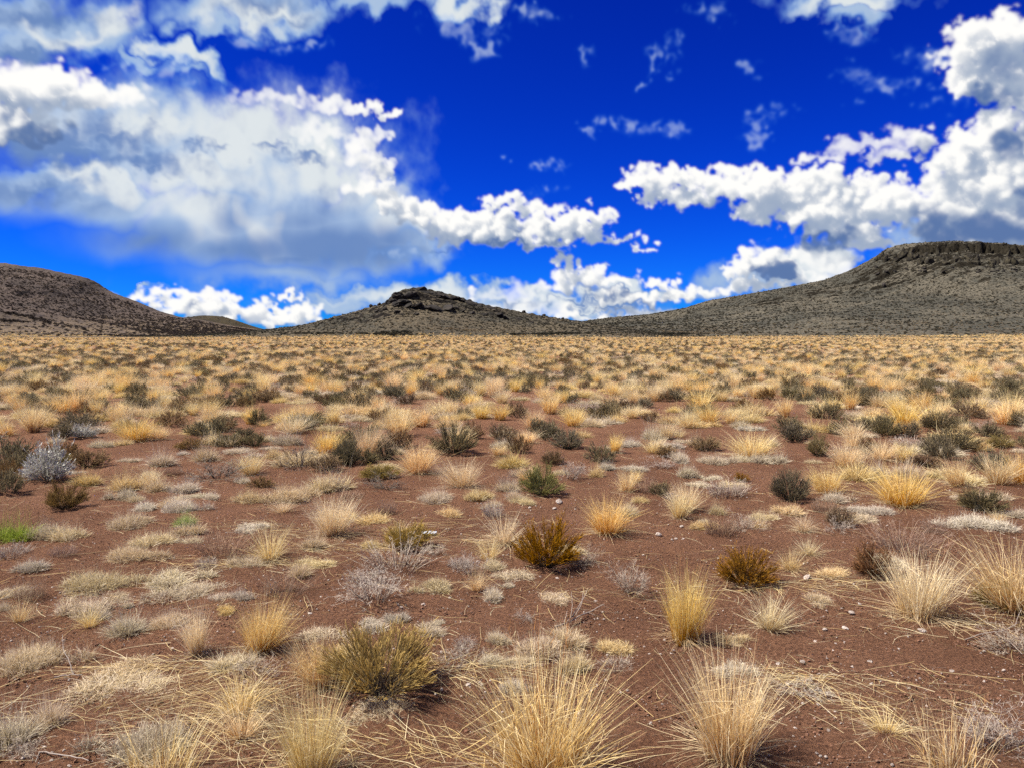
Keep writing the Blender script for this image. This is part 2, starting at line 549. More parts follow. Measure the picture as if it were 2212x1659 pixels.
def soil_material():
    m = Mat('soil')
    p = m.pos()
    n1 = m.noise(0.9, 4, 0.6, p)
    n2 = m.noise(55, 5, 0.75, p)
    n3 = m.noise(260, 3, 0.7, p)
    c = m.mix(m.step(n1, 0.3, 0.7), (0.220, 0.106, 0.058), (0.320, 0.162, 0.092))
    c = m.mix(m.step(n2, 0.35, 0.65), m.mix(0.75, c, (0.05, 0.021, 0.013)), c)
    c = m.mix(m.step(n3, 0.58, 0.74), c, (0.42, 0.25, 0.17))
    c = m.mix(m.step(n3, 0.42, 0.30), c, (0.055, 0.027, 0.02))
    v = m.n('ShaderNodeTexVoronoi')
    m.put(v.inputs['Vector'], p)
    v.inputs['Scale'].default_value = 70
    c = m.mix(m.step(v.outputs['Distance'], 0.20, 0.10, 0, 0.5), c, (0.36, 0.25, 0.19))
    # far out the plain is matted with dry straw
    sep = m.n('ShaderNodeSeparateXYZ')
    m.put(sep.inputs[0], p)
    far = m.step(sep.outputs[1], 30, 140)
    patch = m.noise(0.35, 4, 0.6, p)
    c = m.mix(m.math('MULTIPLY', far, m.step(patch, 0.35, 0.6)), c, (0.27, 0.18, 0.09))
    h = m.math('ADD', m.math('MULTIPLY', n2, 0.6), m.math('MULTIPLY', n3, 0.4))
    return m.diffuse(c, 0.95, 0.1, m.bump(h, 1.0, 0.05))


def build_ground():
    rad = np.concatenate([[0.15], np.geomspace(0.5, 30, 260), np.geomspace(31, 9000, 90)])
    ang = np.concatenate([np.linspace(-0.8, 0.8, 560), np.linspace(0.82, 2 * math.pi - 0.82, 130)])
    A, R = np.meshgrid(ang, rad)
    x, y = R * np.sin(A), R * np.cos(A)
    z = ground_z(x, y)
    rg = np.random.default_rng(8)
    tile = grf((700, 700), (0.03, 0.03), 0.07, 1.2, 2.6, rg)
    micro = bil(tile, (x / 0.03) % 698, (y / 0.03) % 698) * 0.007
    z = z + micro * np.clip(12 / np.maximum(R, 1), 0, 1)
    z = np.where(R > 500, z * np.clip(1 - (R - 500) / 500, 0, 1), z)
    me = mesh_from('ground', np.stack([x, y, z], -1).reshape(-1, 3), grid_faces(len(rad), len(ang), wrap=True)[:, ::-1], mats=[soil_material()], smooth_=True)
    tag(link('ground', me), 'bare red-brown sandy soil of the open plain', kind='structure')


build_ground()


# ---------------------------------------------------------------- hills
def hill_material(name, grass, brush, rock, tan_top):
    m = Mat(name)
    g = m.n('ShaderNodeNewGeometry')
    p = g.outputs['Position']
    sep = m.n('ShaderNodeSeparateXYZ')
    m.put(sep.inputs[0], p)
    nz = m.n('ShaderNodeSeparateXYZ')
    m.put(nz.inputs[0], g.outputs['True Normal'])
    big = m.noise(0.018, 5, 0.6, p)
    mid = m.noise(0.16, 4, 0.65, p)
    fine = m.noise(0.75, 3, 0.7, p)
    c = m.mix(m.step(m.math('ADD', m.math('MULTIPLY', mid, 0.5), m.math('MULTIPLY', big, 0.75)), 0.52, 0.74), brush, grass)
    c = m.mix(m.step(fine, 0.50, 0.62), c, m.mix(0.7, c, (0.016, 0.016, 0.014)))
    c = m.mix(m.step(fine, 0.40, 0.30, 0, 0.6), c, grass)
    low = m.step(m.math('ADD', sep.outputs[2], m.math('MULTIPLY', big, 10)), tan_top + 5, 3, 0, 0.8)
    c = m.mix(m.math('MULTIPLY', low, m.step(mid, 0.40, 0.58)), c, (0.17, 0.125, 0.072))
    steep = m.step(nz.outputs[2], 0.86, 0.66)
    crack = m.noise(0.5, 5, 0.7, p)
    r = m.mix(m.step(crack, 0.35, 0.65), [v * 0.35 for v in rock], rock)
    c = m.mix(steep, c, r)
    return m.diffuse(c, 0.95, 0.08, m.bump(m.math('ADD', fine, mid), 0.8, 1.2))


HILLS = {}


def build_hill(name, label, ridge, D, B, mat, power, cliff=None, rough=1.0, back=260.0, ext=(0, 0), seed=1, n=(420, 190), bow=0.0):
    """RIDGE: skyline points of the frame, met at depth D; B: depth of the foot. The front falls from the crest to the foot, the back falls away behind."""
    pts = []
    for x, y in ridge:
        d = ray(x, y)
        k = D / d.y
        pts.append((d.x * k, CAM_Z + d.z * k))
    xs_r = np.array([p[0] for p in pts])
    zs_r = np.array([p[1] for p in pts])
    nx, nt = n
    x = np.linspace(xs_r[0] - ext[0], xs_r[-1] + ext[1], nx)
    H = np.interp(x, xs_r, zs_r)
    k = np.ones(9) / 9
    Hs = np.convolve(np.pad(H, 4, mode='edge'), k, 'valid')
    H = 0.5 * H + 0.5 * Hs
    if ext[0]:
        H = H * np.clip(1 - np.maximum(0, xs_r[0] - x) / ext[0], 0, 1) ** 0.7
    if ext[1]:
        H = H * np.clip(1 - np.maximum(0, x - xs_r[-1]) / ext[1], 0, 1) ** 0.7
    if cliff:
        t = np.concatenate([np.linspace(-1, -0.03, 26), np.linspace(-0.02, 0.30, 110), np.linspace(0.31, 1.06, nt - 136)])
    else:
        t = np.concatenate([np.linspace(-1, -0.03, 26), np.linspace(-0.02, 1.06, nt - 26)])
    X, T = np.meshgrid(x, t)
    Hm = np.broadcast_to(H, X.shape)
    Dm = D + bow * np.sin(X * 0.004 + seed)
    Bm = B + 16 * np.sin(X * 0.021 + seed) + 9 * np.sin(X * 0.063 + 2 * seed)
    Y = np.where(T < 0, Dm - T * back, Dm - (Dm - Bm) * T)
    tf = np.clip(T, 0, 1.0)
    Z = Hm * (1 - tf) ** power
    rg = np.random.default_rng(seed)
    if cliff:
        x0, x1, t0, drop = cliff
        edge = grf((nx,), (x[1] - x[0],), 3.0, 90.0, 2.2, rg)
        tc = t0 + 0.013 * edge[None] + 0.010 * grf(X.shape, (0.6, x[1] - x[0]), 3, 14, 1.6, rg)
        on = (sstep(X, x0, x0 + 60) * (1 - sstep(X, x1, x1 + 60)))
        above = Hm * (1 - 0.55 * np.clip(tf, 0, None))
        lip = Hm * (1 - tc * 0.55)
        face = sstep(T, tc, tc + 0.022)
        below = (lip - drop) * (np.clip(1 - (tf - tc - 0.022), 0, 1)) ** power
        Zc = np.where(T < tc, above, lip * (1 - face) + (lip - drop) * face)
        Zc = np.where(T > tc + 0.030, below, Zc)
        Z = np.where(T >= 0, Z * (1 - on) + np.minimum(Zc, np.maximum(Z, Zc)) * on, Z)
    Z = np.where(T < 0, Hm * (1 - np.abs(T)) * (1 - 0.4 * np.abs(T)), Z)
    dx = x[1] - x[0]
    nz = grf(X.shape, (3.0, dx), 25, 160, 3.0, rg, (0.5, 1.0)) * 0.035 + grf(X.shape, (3.0, dx), 6, 40, 2.4, rg) * 0.012
    amp = np.clip(Hm, 0, 60) * np.clip(T * 6 + 0.10, 0.10, 1) * np.clip(1.02 - T, 0, 1)
    Z = Z + nz * amp * rough + grf(X.shape, (2.0, dx), 3, 9, 2, rg) * 0.28 * rough * np.clip(1.0 - T, 0, 1) * np.clip(Hm / 10, 0, 1)
    Z = Z - 1.2 * sstep(T, 0.96, 1.06) - 0.25 * (T > 0.9) - 2.5 * (T <= -0.99)
    me = mesh_from(name, np.stack([X, Y, Z], -1).reshape(-1, 3), grid_faces(len(t), nx)[:, ::-1], mats=[mat], smooth_=True)
    ob = link(name, me)
    tag(ob, label, kind='structure')
    HILLS[label] = (X, Y, Z, T)
    return ob


mat_left = hill_material('left_hill_ground', (0.108, 0.082, 0.068), (0.062, 0.049, 0.044), (0.022, 0.018, 0.017), 24)  # hill ground tones darkened in place of cloud shadow
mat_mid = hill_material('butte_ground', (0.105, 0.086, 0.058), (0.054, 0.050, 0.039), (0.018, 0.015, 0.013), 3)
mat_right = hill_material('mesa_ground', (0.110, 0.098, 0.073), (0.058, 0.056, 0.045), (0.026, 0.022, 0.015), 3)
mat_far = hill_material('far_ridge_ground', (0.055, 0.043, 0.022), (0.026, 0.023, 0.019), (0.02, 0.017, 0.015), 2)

build_hill('hill', 'long purple-brown hill sloping down from the left edge', [(-260, 540), (-120, 556), (0, 568), (60, 577), (85, 578), (130, 588), (185, 600), (205, 608), (222, 622), (240, 632), (262, 641), (290, 650), (340, 672), (390, 686), (430, 691), (500, 705), (560, 713), (640, 722)],
           850, 175, mat_left, 1.9, seed=2, ext=(500, 40), bow=0, rough=0.9, n=(420, 220))
build_hill('hill', 'low dark ridge peeping out behind the left hill', [(330, 716), (370, 692), (395, 687), (440, 682), (480, 684), (520, 696), (550, 709), (585, 722)],
           1300, 900, mat_far, 1.2, seed=3, ext=(60, 60), n=(150, 80), rough=0.6)
build_hill('hill', 'small dark butte with a blunt rocky summit in the middle', [(400, 726), (480, 722), (575, 713), (650, 704), (700, 692), (760, 676), (800, 664), (838, 655), (846, 640), (862, 629), (895, 622), (930, 627), (975, 637), (1030, 655), (1090, 668), (1180, 685), (1255, 695), (1330, 706), (1420, 722)],
           430, 318, mat_mid, 1.25, seed=4, ext=(40, 40), n=(460, 150), rough=1.0, back=160)
build_hill('hill', 'broad flat-topped mesa with a dark cliff band at right', [(1120, 722), (1180, 706), (1255, 695), (1310, 688), (1400, 680), (1480, 666), (1530, 650), (1590, 640), (1650, 630), (1720, 618), (1780, 606), (1830, 588), (1860, 572), (1890, 556), (1915, 538), (1950, 528), (2010, 524), (2080, 524), (2130, 530), (2212, 534), (2400, 548), (2560, 590)],
           720, 322, mat_right, 1.18, cliff=(325, 900, 0.075, 11.0), seed=6, ext=(60, 300), n=(640, 300), rough=0.8, back=330)

# ---------------------------------------------------------------- plant building
def unit(v):
    return v / np.maximum(np.linalg.norm(v, axis=-1, keepdims=True), 1e-9)


class Tuft:
    """collects ribbons (thin tapered strips) and turns them into one mesh"""
    def __init__(self):
        self.v, self.f, self.t, self.r, self.c = [], [], [], [], 0

    def strips(self, P, width, rng, tip=0.15, rnd=None, t0=0.0, t1=1.0, belly=0.0, crossed=False):
        """P (n, k, 3) centre lines, WIDTH (n,) at the foot"""
        n, k, _ = P.shape
        if n == 0:
            return
        s = np.linspace(0, 1, k)
        tang = np.gradient(P, axis=1)
        side = unit(np.cross(tang, unit(rng.normal(size=(n, 1, 3)))))
        prof = (1 - s) * (1 - tip) + tip + belly * np.sin(np.pi * s)
        w = np.asarray(width).reshape(-1, 1) * prof[None]
        r = rng.random(n) if rnd is None else rnd
        for q in range(2 if crossed else 1):
            sd = side if q == 0 else unit(np.cross(tang, side))
            L = P - sd * w[..., None] * 0.5
            R = P + sd * w[..., None] * 0.5
            V = np.stack([L, R], 2).reshape(n, k * 2, 3)
            base = np.arange(k - 1) * 2
            q4 = np.stack([base, base + 1, base + 3, base + 2], -1)
            F = (self.c + np.arange(n)[:, None, None] * (k * 2) + q4[None]).reshape(-1, 4)
            self.v.append(V.reshape(-1, 3))
            self.f.append(F)
            self.t.append(np.tile(np.repeat(t0 + (t1 - t0) * s, 2), n))
            self.r.append(np.repeat(r, k * 2))
            self.c += n * k * 2

    def mesh(self, name, mat):
        return mesh_from(name, np.concatenate(self.v), np.concatenate(self.f), {'along': np.concatenate(self.t), 'vary': np.concatenate(self.r)}, mats=[mat] if mat else ())


def arcs(base, d, length, bend, k, rng=None, crook=0.0):
    """curved centre lines: start, direction, length, bend (displacement of the tip, in lengths)"""
    s = np.linspace(0, 1, k)[None, :, None]
    L = np.asarray(length).reshape(-1, 1, 1)
    P = base[:, None] + d[:, None] * L * s + bend[:, None] * L * s ** 2
    if crook:
        j = rng.normal(size=P.shape) * crook * L
        j[:, 0] = 0
        P = P + np.cumsum(j, 1) * 0.6
    return P


def tilted(n, ang, rng, az=None):
    """unit directions leaning ANG (radians) from upright"""
    a = rng.uniform(0, 2 * np.pi, n) if az is None else az
    return np.stack([np.sin(ang) * np.cos(a), np.sin(ang) * np.sin(a), np.cos(ang)], -1), a


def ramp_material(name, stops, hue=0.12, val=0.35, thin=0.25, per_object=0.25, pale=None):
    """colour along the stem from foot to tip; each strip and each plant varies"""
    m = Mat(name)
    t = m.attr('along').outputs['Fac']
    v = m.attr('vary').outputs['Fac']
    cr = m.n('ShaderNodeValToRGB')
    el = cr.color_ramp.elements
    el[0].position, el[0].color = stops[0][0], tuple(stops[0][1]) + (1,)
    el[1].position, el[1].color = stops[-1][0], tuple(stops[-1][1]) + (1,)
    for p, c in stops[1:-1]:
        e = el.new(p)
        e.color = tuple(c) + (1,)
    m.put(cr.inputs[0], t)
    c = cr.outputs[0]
    if pale:
        c = m.mix(m.step(v, 0.62, 0.72, 0, 0.85), c, pale)
    oi = m.n('ShaderNodeObjectInfo').outputs['Random']
    hs = m.n('ShaderNodeHueSaturation')
    m.put(hs.inputs['Color'], c)
    m.put(hs.inputs['Hue'], m.math('ADD', 0.5 - hue * 0.08, m.math('MULTIPLY', oi, hue * 0.16)))
    vr = m.math('ADD', 1.0 - val * 0.6, m.math('MULTIPLY', m.math('FRACT', m.math('MULTIPLY', v, 7.31)), val))
    ob = m.math('ADD', 1.0 - per_object * 0.5, m.math('MULTIPLY', m.math('FRACT', m.math('MULTIPLY', oi, 5.77)), per_object))
    m.put(hs.inputs['Value'], m.math('MULTIPLY', vr, ob))
    m.put(hs.inputs['Saturation'], m.math('ADD', 0.82, m.math('MULTIPLY', m.math('FRACT', m.math('MULTIPLY', oi, 3.3)), 0.3)))
    return m.diffuse(hs.outputs[0], 0.75, 0.12, None, thin)


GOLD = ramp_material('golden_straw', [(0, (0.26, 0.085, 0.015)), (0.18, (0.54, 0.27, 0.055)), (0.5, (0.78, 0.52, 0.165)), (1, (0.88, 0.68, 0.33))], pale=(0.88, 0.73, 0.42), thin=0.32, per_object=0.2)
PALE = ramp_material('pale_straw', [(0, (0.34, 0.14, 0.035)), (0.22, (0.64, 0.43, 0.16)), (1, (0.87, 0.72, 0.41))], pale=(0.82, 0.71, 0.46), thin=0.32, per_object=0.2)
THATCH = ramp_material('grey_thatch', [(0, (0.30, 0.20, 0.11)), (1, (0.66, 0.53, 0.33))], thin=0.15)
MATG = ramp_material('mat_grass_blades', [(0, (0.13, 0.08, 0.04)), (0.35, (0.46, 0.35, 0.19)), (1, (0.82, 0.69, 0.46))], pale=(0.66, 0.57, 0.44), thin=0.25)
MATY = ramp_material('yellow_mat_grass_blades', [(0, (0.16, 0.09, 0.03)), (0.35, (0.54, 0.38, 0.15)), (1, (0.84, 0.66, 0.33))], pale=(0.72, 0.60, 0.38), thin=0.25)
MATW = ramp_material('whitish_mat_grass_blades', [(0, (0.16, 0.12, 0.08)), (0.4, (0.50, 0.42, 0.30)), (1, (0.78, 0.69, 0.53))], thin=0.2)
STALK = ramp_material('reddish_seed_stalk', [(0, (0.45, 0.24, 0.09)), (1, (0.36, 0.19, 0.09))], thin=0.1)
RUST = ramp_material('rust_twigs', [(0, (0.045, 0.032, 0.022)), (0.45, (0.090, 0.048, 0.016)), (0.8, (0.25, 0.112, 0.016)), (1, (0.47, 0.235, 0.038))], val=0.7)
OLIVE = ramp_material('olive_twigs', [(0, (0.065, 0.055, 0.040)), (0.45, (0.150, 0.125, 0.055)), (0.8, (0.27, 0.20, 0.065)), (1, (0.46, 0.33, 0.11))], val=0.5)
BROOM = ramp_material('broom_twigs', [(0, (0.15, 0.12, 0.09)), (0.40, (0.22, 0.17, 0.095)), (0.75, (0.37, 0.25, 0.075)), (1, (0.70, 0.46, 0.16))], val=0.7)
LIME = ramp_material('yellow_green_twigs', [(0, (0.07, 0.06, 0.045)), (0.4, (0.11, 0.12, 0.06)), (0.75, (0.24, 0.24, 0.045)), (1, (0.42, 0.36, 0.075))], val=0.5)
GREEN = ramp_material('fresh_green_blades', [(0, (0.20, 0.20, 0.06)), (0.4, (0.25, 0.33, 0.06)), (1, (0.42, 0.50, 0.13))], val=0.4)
TEAL = ramp_material('grey_green_twigs', [(0, (0.028, 0.025, 0.020)), (0.45, (0.068, 0.062, 0.042)), (0.8, (0.170, 0.142, 0.078)), (1, (0.46, 0.35, 0.17))], val=0.6, per_object=0.4)  # TEAL and BROWN feet darkened to paint shadow contrast into the shrub cores
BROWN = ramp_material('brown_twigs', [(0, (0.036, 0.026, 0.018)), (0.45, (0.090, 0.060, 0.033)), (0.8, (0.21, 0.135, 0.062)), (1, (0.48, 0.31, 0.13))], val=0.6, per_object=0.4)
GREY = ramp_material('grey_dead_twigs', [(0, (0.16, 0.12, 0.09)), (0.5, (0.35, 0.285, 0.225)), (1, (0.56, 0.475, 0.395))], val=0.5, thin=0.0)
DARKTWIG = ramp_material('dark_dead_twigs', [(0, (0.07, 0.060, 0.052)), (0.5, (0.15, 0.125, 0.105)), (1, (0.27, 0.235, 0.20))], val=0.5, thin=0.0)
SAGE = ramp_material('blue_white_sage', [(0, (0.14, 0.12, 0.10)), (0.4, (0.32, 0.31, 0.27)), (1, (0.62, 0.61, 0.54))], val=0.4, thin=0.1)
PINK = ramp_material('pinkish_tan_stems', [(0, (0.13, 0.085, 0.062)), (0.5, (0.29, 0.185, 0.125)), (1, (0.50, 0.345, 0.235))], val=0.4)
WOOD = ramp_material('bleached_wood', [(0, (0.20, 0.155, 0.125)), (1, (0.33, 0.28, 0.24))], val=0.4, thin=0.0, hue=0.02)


def grass_blades(rng, n=300, spread=24, foot=0.10, wid=0.008, droop=0.25, k=5, lean=(0, 0), stiff=1.0):
    """upright bunch, about 1 high"""
    T = Tuft()
    ang = np.abs(rng.normal(0, math.radians(spread), n)) + 0.02
    ang = np.minimum(ang, 1.25)
    d, a = tilted(n, ang, rng)
    d[:, 0] += lean[0] * rng.uniform(0.3, 1, n)
    d[:, 1] += lean[1] * rng.uniform(0.3, 1, n)
    d = unit(d)
    rr = foot * np.sqrt(rng.random(n))
    b = np.stack([rr * np.cos(a + rng.normal(0, .5, n)), rr * np.sin(a + rng.normal(0, .5, n)), np.full(n, -0.02)], -1)
    L = rng.uniform(0.55, 1.06, n) * (1 - 0.30 * (ang / 1.25))
    out = np.stack([np.cos(a), np.sin(a), np.zeros(n)], -1)
    bend = out * (droop * rng.random(n) * stiff)[:, None] + np.array([0, 0, -1]) * (droop * ang * rng.uniform(0.2, 1.0, n))[:, None] + rng.normal(0, 0.08, (n, 3))
    T.strips(arcs(b, d, L, bend, k, rng, 0.010), wid * rng.uniform(0.5, 1.25, n), rng, tip=0.12)
    # broken, kinked blades
    m = n // 6
    i = rng.integers(0, n, m)
    tip0 = b[i] + d[i] * L[i, None] * 0.7
    d2 = unit(d[i] * 0.4 + rng.normal(0, 0.7, (m, 3)) + np.array([0, 0, -0.4]))
    T.strips(arcs(tip0, d2, L[i] * 0.35, rng.normal(0, .1, (m, 3)), 3), np.full(m, wid * 0.6), rng, t0=0.6)
    return T


def thatch_blades(rng, n=120, reach=0.55, wid=0.007):
    T = Tuft()
    d, a = tilted(n, rng.uniform(0.95, 1.5, n), rng)
    rr = 0.10 * rng.random(n)
    b = np.stack([rr * np.cos(a), rr * np.sin(a), rng.uniform(0.0, 0.08, n)], -1)
    L = rng.uniform(0.25, 1.0, n) * reach
    bend = np.stack([rng.normal(0, .3, n), rng.normal(0, .3, n), -d[:, 2] * 0.95], -1)
    P = arcs(b, d, L, bend, 5, rng, 0.03)
    P[..., 2] = np.maximum(P[..., 2], 0.006)
    T.strips(P, wid * rng.uniform(0.5, 1.2, n), rng, tip=0.3)
    return T


def seed_stalks(rng, n=22, spread=16, wid=0.0035, lean=(0, 0)):
    T = Tuft()
    ang = np.abs(rng.normal(0, math.radians(spread), n))
    d, a = tilted(n, ang, rng)
    d[:, 0] += lean[0]
    d[:, 1] += lean[1]
    d = unit(d)
    b = np.stack([0.06 * np.cos(a), 0.06 * np.sin(a), np.zeros(n)], -1)
    L = rng.uniform(0.95, 1.18, n)
    P = arcs(b, d, L, rng.normal(0, 0.07, (n, 3)), 5)
    T.strips(P, np.full(n, wid), rng, tip=0.5)
    for _ in range(3):
        i = rng.integers(0, n, n)
        e = P[i, 3] + (P[i, 4] - P[i, 3]) * rng.random((n, 1))
        T.strips(arcs(e, unit(d[i] + rng.normal(0, .35, (n, 3))), np.full(n, 0.10), rng.normal(0, .05, (n, 3)), 2), np.full(n, wid * 0.8), rng, tip=0.4)
    return T


def mat_blades(rng, n=900, clumps=5, h=0.30, wid=0.012, curl=0.7, fill=0.55):
    """low cushion, footprint about 1 wide and 0.7 deep, H high"""
    T = Tuft()
    cx = rng.normal(0, 0.22, (clumps, 2)) * np.array([1.0, 0.62])
    cr = rng.uniform(0.14, 0.30, clumps)
    cw = cr ** 2 / (cr ** 2).sum()
    j = rng.choice(clumps, n, p=cw)
    a = rng.uniform(0, 2 * np.pi, n)
    q = np.sqrt(rng.random(n))
    b = np.stack([cx[j, 0] + cr[j] * q * np.cos(a), cx[j, 1] + cr[j] * q * np.sin(a) * 0.85, np.zeros(n)], -1)
    dome = np.sqrt(np.maximum(0.06, 1 - q ** 2)) * (0.5 + cr[j] * 1.8)
    ang = np.clip(q * 0.85 + rng.normal(0, 0.35, n), -1.3, 1.3)
    d, _ = tilted(n, ang, rng, a)
    b[:, 2] = dome * h * fill * rng.uniform(0, 0.75, n) - 0.01
    L = h * rng.uniform(0.35, 0.85, n) * (0.55 + 0.45 * dome)
    bend = np.stack([rng.normal(0, curl, n), rng.normal(0, curl, n), rng.normal(-0.25, 0.3, n)], -1) * 0.6
    P = arcs(b, d, L, bend, 4)
    P[..., 2] = np.maximum(P[..., 2], 0.004)
    T.strips(P, wid * rng.uniform(0.5, 1.2, n), rng, tip=0.2)
    m = n // 14                                   # a few taller seed stems
    i = rng.integers(0, n, m)
    d2, _ = tilted(m, np.abs(rng.normal(0, 0.3, m)), rng)
    T.strips(arcs(b[i], d2, h * rng.uniform(0.9, 1.5, m), rng.normal(0, .12, (m, 3)), 3), np.full(m, wid * 0.45), rng, t0=0.4)
    return T


def dome_shrub(rng, mains=60, twigs=9, tips=3, rx=0.5, rz=0.85, wid=0.007, tipw=0.010, tiplen=0.11, fan=1.15, crook=0.012, s0=0.25, fuzz=0.30):
    """stems that fan out from one root to a domed outline; returns stems, foliage"""
    S, Fo = Tuft(), Tuft()
    ang = np.arccos(1 - rng.random(mains) * (1 - math.cos(fan)))
    d, a = tilted(mains, ang, rng)
    lump = 1 + 0.16 * np.sin(3 * a + rng.uniform(0, 6)) + 0.10 * np.sin(7 * a + rng.uniform(0, 6))
    R = 1 / np.sqrt((np.sin(ang) / rx) ** 2 + (np.cos(ang) / rz) ** 2) * lump * rng.uniform(0.82, 1.05, mains)
    b = np.stack([0.07 * np.cos(a) * rng.random(mains), 0.07 * np.sin(a) * rng.random(mains), np.full(mains, -0.02)], -1)
    P = arcs(b, d, R * 0.8, np.stack([np.zeros(mains), np.zeros(mains), 0.12 * np.sin(ang)], -1), 5, rng, crook)
    S.strips(P, np.full(mains, wid * 1.6), rng, tip=0.4, t1=0.5, crossed=True)
    n = mains * twigs
    i = np.repeat(np.arange(mains), twigs)
    s = rng.uniform(s0, 0.95, n)
    e = P[i, np.minimum((s * 4).astype(int), 3)] + (P[i, np.minimum((s * 4).astype(int) + 1, 4)] - P[i, np.minimum((s * 4).astype(int), 3)]) * ((s * 4) % 1)[:, None]
    dt = unit(d[i] + rng.normal(0, fuzz, (n, 3)) + np.array([0, 0, fuzz]))
    Lt = np.maximum(0.08, (1.0 - 0.72 * s) * R[i] * rng.uniform(0.55, 1.05, n))
    Q = arcs(e, dt, Lt, rng.normal(0, 0.06, (n, 3)) + np.array([0, 0, 0.06]), 4, rng, crook)
    Fo.strips(Q, np.full(n, wid), rng, tip=0.45, t0=0.30, t1=0.88)
    m = n * tips
    i2 = np.repeat(np.arange(n), tips)
    s2 = rng.uniform(0.35, 1.0, m)
    k = np.minimum((s2 * 3).astype(int), 2)
    e2 = Q[i2, k] + (Q[i2, k + 1] - Q[i2, k]) * ((s2 * 3) % 1)[:, None]
    d2 = unit(dt[i2] + rng.normal(0, fuzz * 1.25, (m, 3)) + np.array([0, 0, fuzz * 0.8]))
    hgt = np.clip(e2[:, 2] / rz, 0, 1)
    Fo.strips(arcs(e2, d2, tiplen * rng.uniform(0.5, 1.1, m), rng.normal(0, .08, (m, 3)), 3), np.full(m, tipw), rng, tip=0.35, t0=0.55, t1=1.0, belly=0.25)
    return S, Fo


def twig_shrub(rng, mains=26, wid=0.010, spread=1.15, crook=0.05, up=0.2, h=1.0):
    """leafless, crooked and much-branched; about 1 across"""
    T = Tuft()
    ang = rng.uniform(0.15, spread, mains)
    d, a = tilted(mains, ang, rng)
    b = np.stack([0.08 * np.cos(a), 0.08 * np.sin(a), np.full(mains, -0.02)], -1)
    L = rng.uniform(0.30, 0.62, mains)
    P = arcs(b, d, L, np.tile([0, 0, up], (mains, 1)), 5, rng, crook)
    T.strips(P, np.full(mains, wid * 1.3), rng, tip=0.5, t1=0.4, crossed=True)
    cur, cd, cL = P, d, L
    for lv in range(3):
        per = (5, 4, 3)[lv]
        n = len(cur) * per
        i = np.repeat(np.arange(len(cur)), per)
        k = cur.shape[1] - 1
        s = rng.uniform(0.25, 1.0, n) * k
        q = np.minimum(s.astype(int), k - 1)
        e = cur[i, q] + (cur[i, q + 1] - cur[i, q]) * (s - q)[:, None]
        nd = unit(cd[i] + rng.normal(0, 0.55, (n, 3)) + np.array([0, 0, up]))
        nL = cL[i] * rng.uniform(0.35, 0.7, n)
        Q = arcs(e, nd, nL, rng.normal(0, .1, (n, 3)), 4, rng, crook)
        Q[..., 2] = np.maximum(Q[..., 2], 0.004)
        T.strips(Q, np.full(n, wid * (0.8, 0.6, 0.45)[lv]), rng, tip=0.4, t0=0.35 + 0.15 * lv, t1=0.7 + 0.15 * lv)
        cur, cd, cL = Q, nd, nL
    for v in T.v:
        v[:, 2] *= h
    return T


def spike_stems(rng, n=160, wid=0.006, foot=0.30, h=1.0, spread=14, sprigs=6):
    """many fine upright stems with short side sprigs, footprint about 0.8"""
    T = Tuft()
    a = rng.uniform(0, 2 * np.pi, n)
    q = foot * np.sqrt(rng.random(n))
    b = np.stack([q * np.cos(a), q * np.sin(a) * 0.8, np.full(n, -0.01)], -1)
    d, _ = tilted(n, np.abs(rng.normal(0, math.radians(spread), n)) + q * 0.9, rng, a)
    L = h * rng.uniform(0.45, 1.05, n) * (1 - 0.5 * q / foot * rng.random(n))
    P = arcs(b, d, L, rng.normal(0, .06, (n, 3)), 5, rng, 0.012)
    T.strips(P, np.full(n, wid), rng, tip=0.4)
    m = n * sprigs
    i = np.repeat(np.arange(n), sprigs)
    s = rng.uniform(0.25, 1.0, m) * 4
    k = np.minimum(s.astype(int), 3)
    e = P[i, k] + (P[i, k + 1] - P[i, k]) * (s - k)[:, None]
    T.strips(arcs(e, unit(d[i] + rng.normal(0, .5, (m, 3))), np.full(m, 0.085) * rng.uniform(.4, 1.2, m), rng.normal(0, .1, (m, 3)), 3), np.full(m, wid * 0.75), rng, tip=0.5, t0=0.4)
    return T


# ---- a library of forms; every form is a list of (part name, mesh without material)
def bank(count, make):
    return [make(np.random.default_rng(1000 * len(LIB) + 17 * i + 5), i) for i in range(count)]


LIB = {}
def add_lib(key, count, make):
    LIB[key] = bank(count, make)


def parts(**kw):
    return [(k, t.mesh(k, None)) for k, t in kw.items()]


add_lib('bunch', 7, lambda r, i: parts(blades=grass_blades(r, 430, 12 + 2.2 * i, 0.11 + .008 * i, wid=0.0095, lean=r.normal(0, .10, 2)), thatch=thatch_blades(r, 130, 0.5), seed_stalks=seed_stalks(r, 6)))
add_lib('bigbunch', 5, lambda r, i: parts(blades=grass_blades(r, 700, 10.5 + 2.3 * i, 0.17, wid=0.0082, k=6, lean=r.normal(0, .10, 2), droop=0.3), thatch=thatch_blades(r, 220, 0.6, 0.006), seed_stalks=seed_stalks(r, 16, 12)))
add_lib('fan', 4, lambda r, i: parts(blades=grass_blades(r, 240, 27, 0.12, wid=0.0095, droop=0.35, k=5), thatch=thatch_blades(r, 200, 0.85, 0.007)))
add_lib('lean_left', 2, lambda r, i: parts(blades=grass_blades(r, 480, 17, 0.16, wid=0.009, lean=(-0.55, -0.1), droop=0.3, k=6), thatch=thatch_blades(r, 140, 0.6), seed_stalks=seed_stalks(r, 14, lean=(-.5, 0))))
add_lib('lean_right', 2, lambda r, i: parts(blades=grass_blades(r, 480, 17, 0.16, wid=0.009, lean=(0.5, -0.05), droop=0.3, k=6), thatch=thatch_blades(r, 140, 0.6), seed_stalks=seed_stalks(r, 14, lean=(.4, 0))))
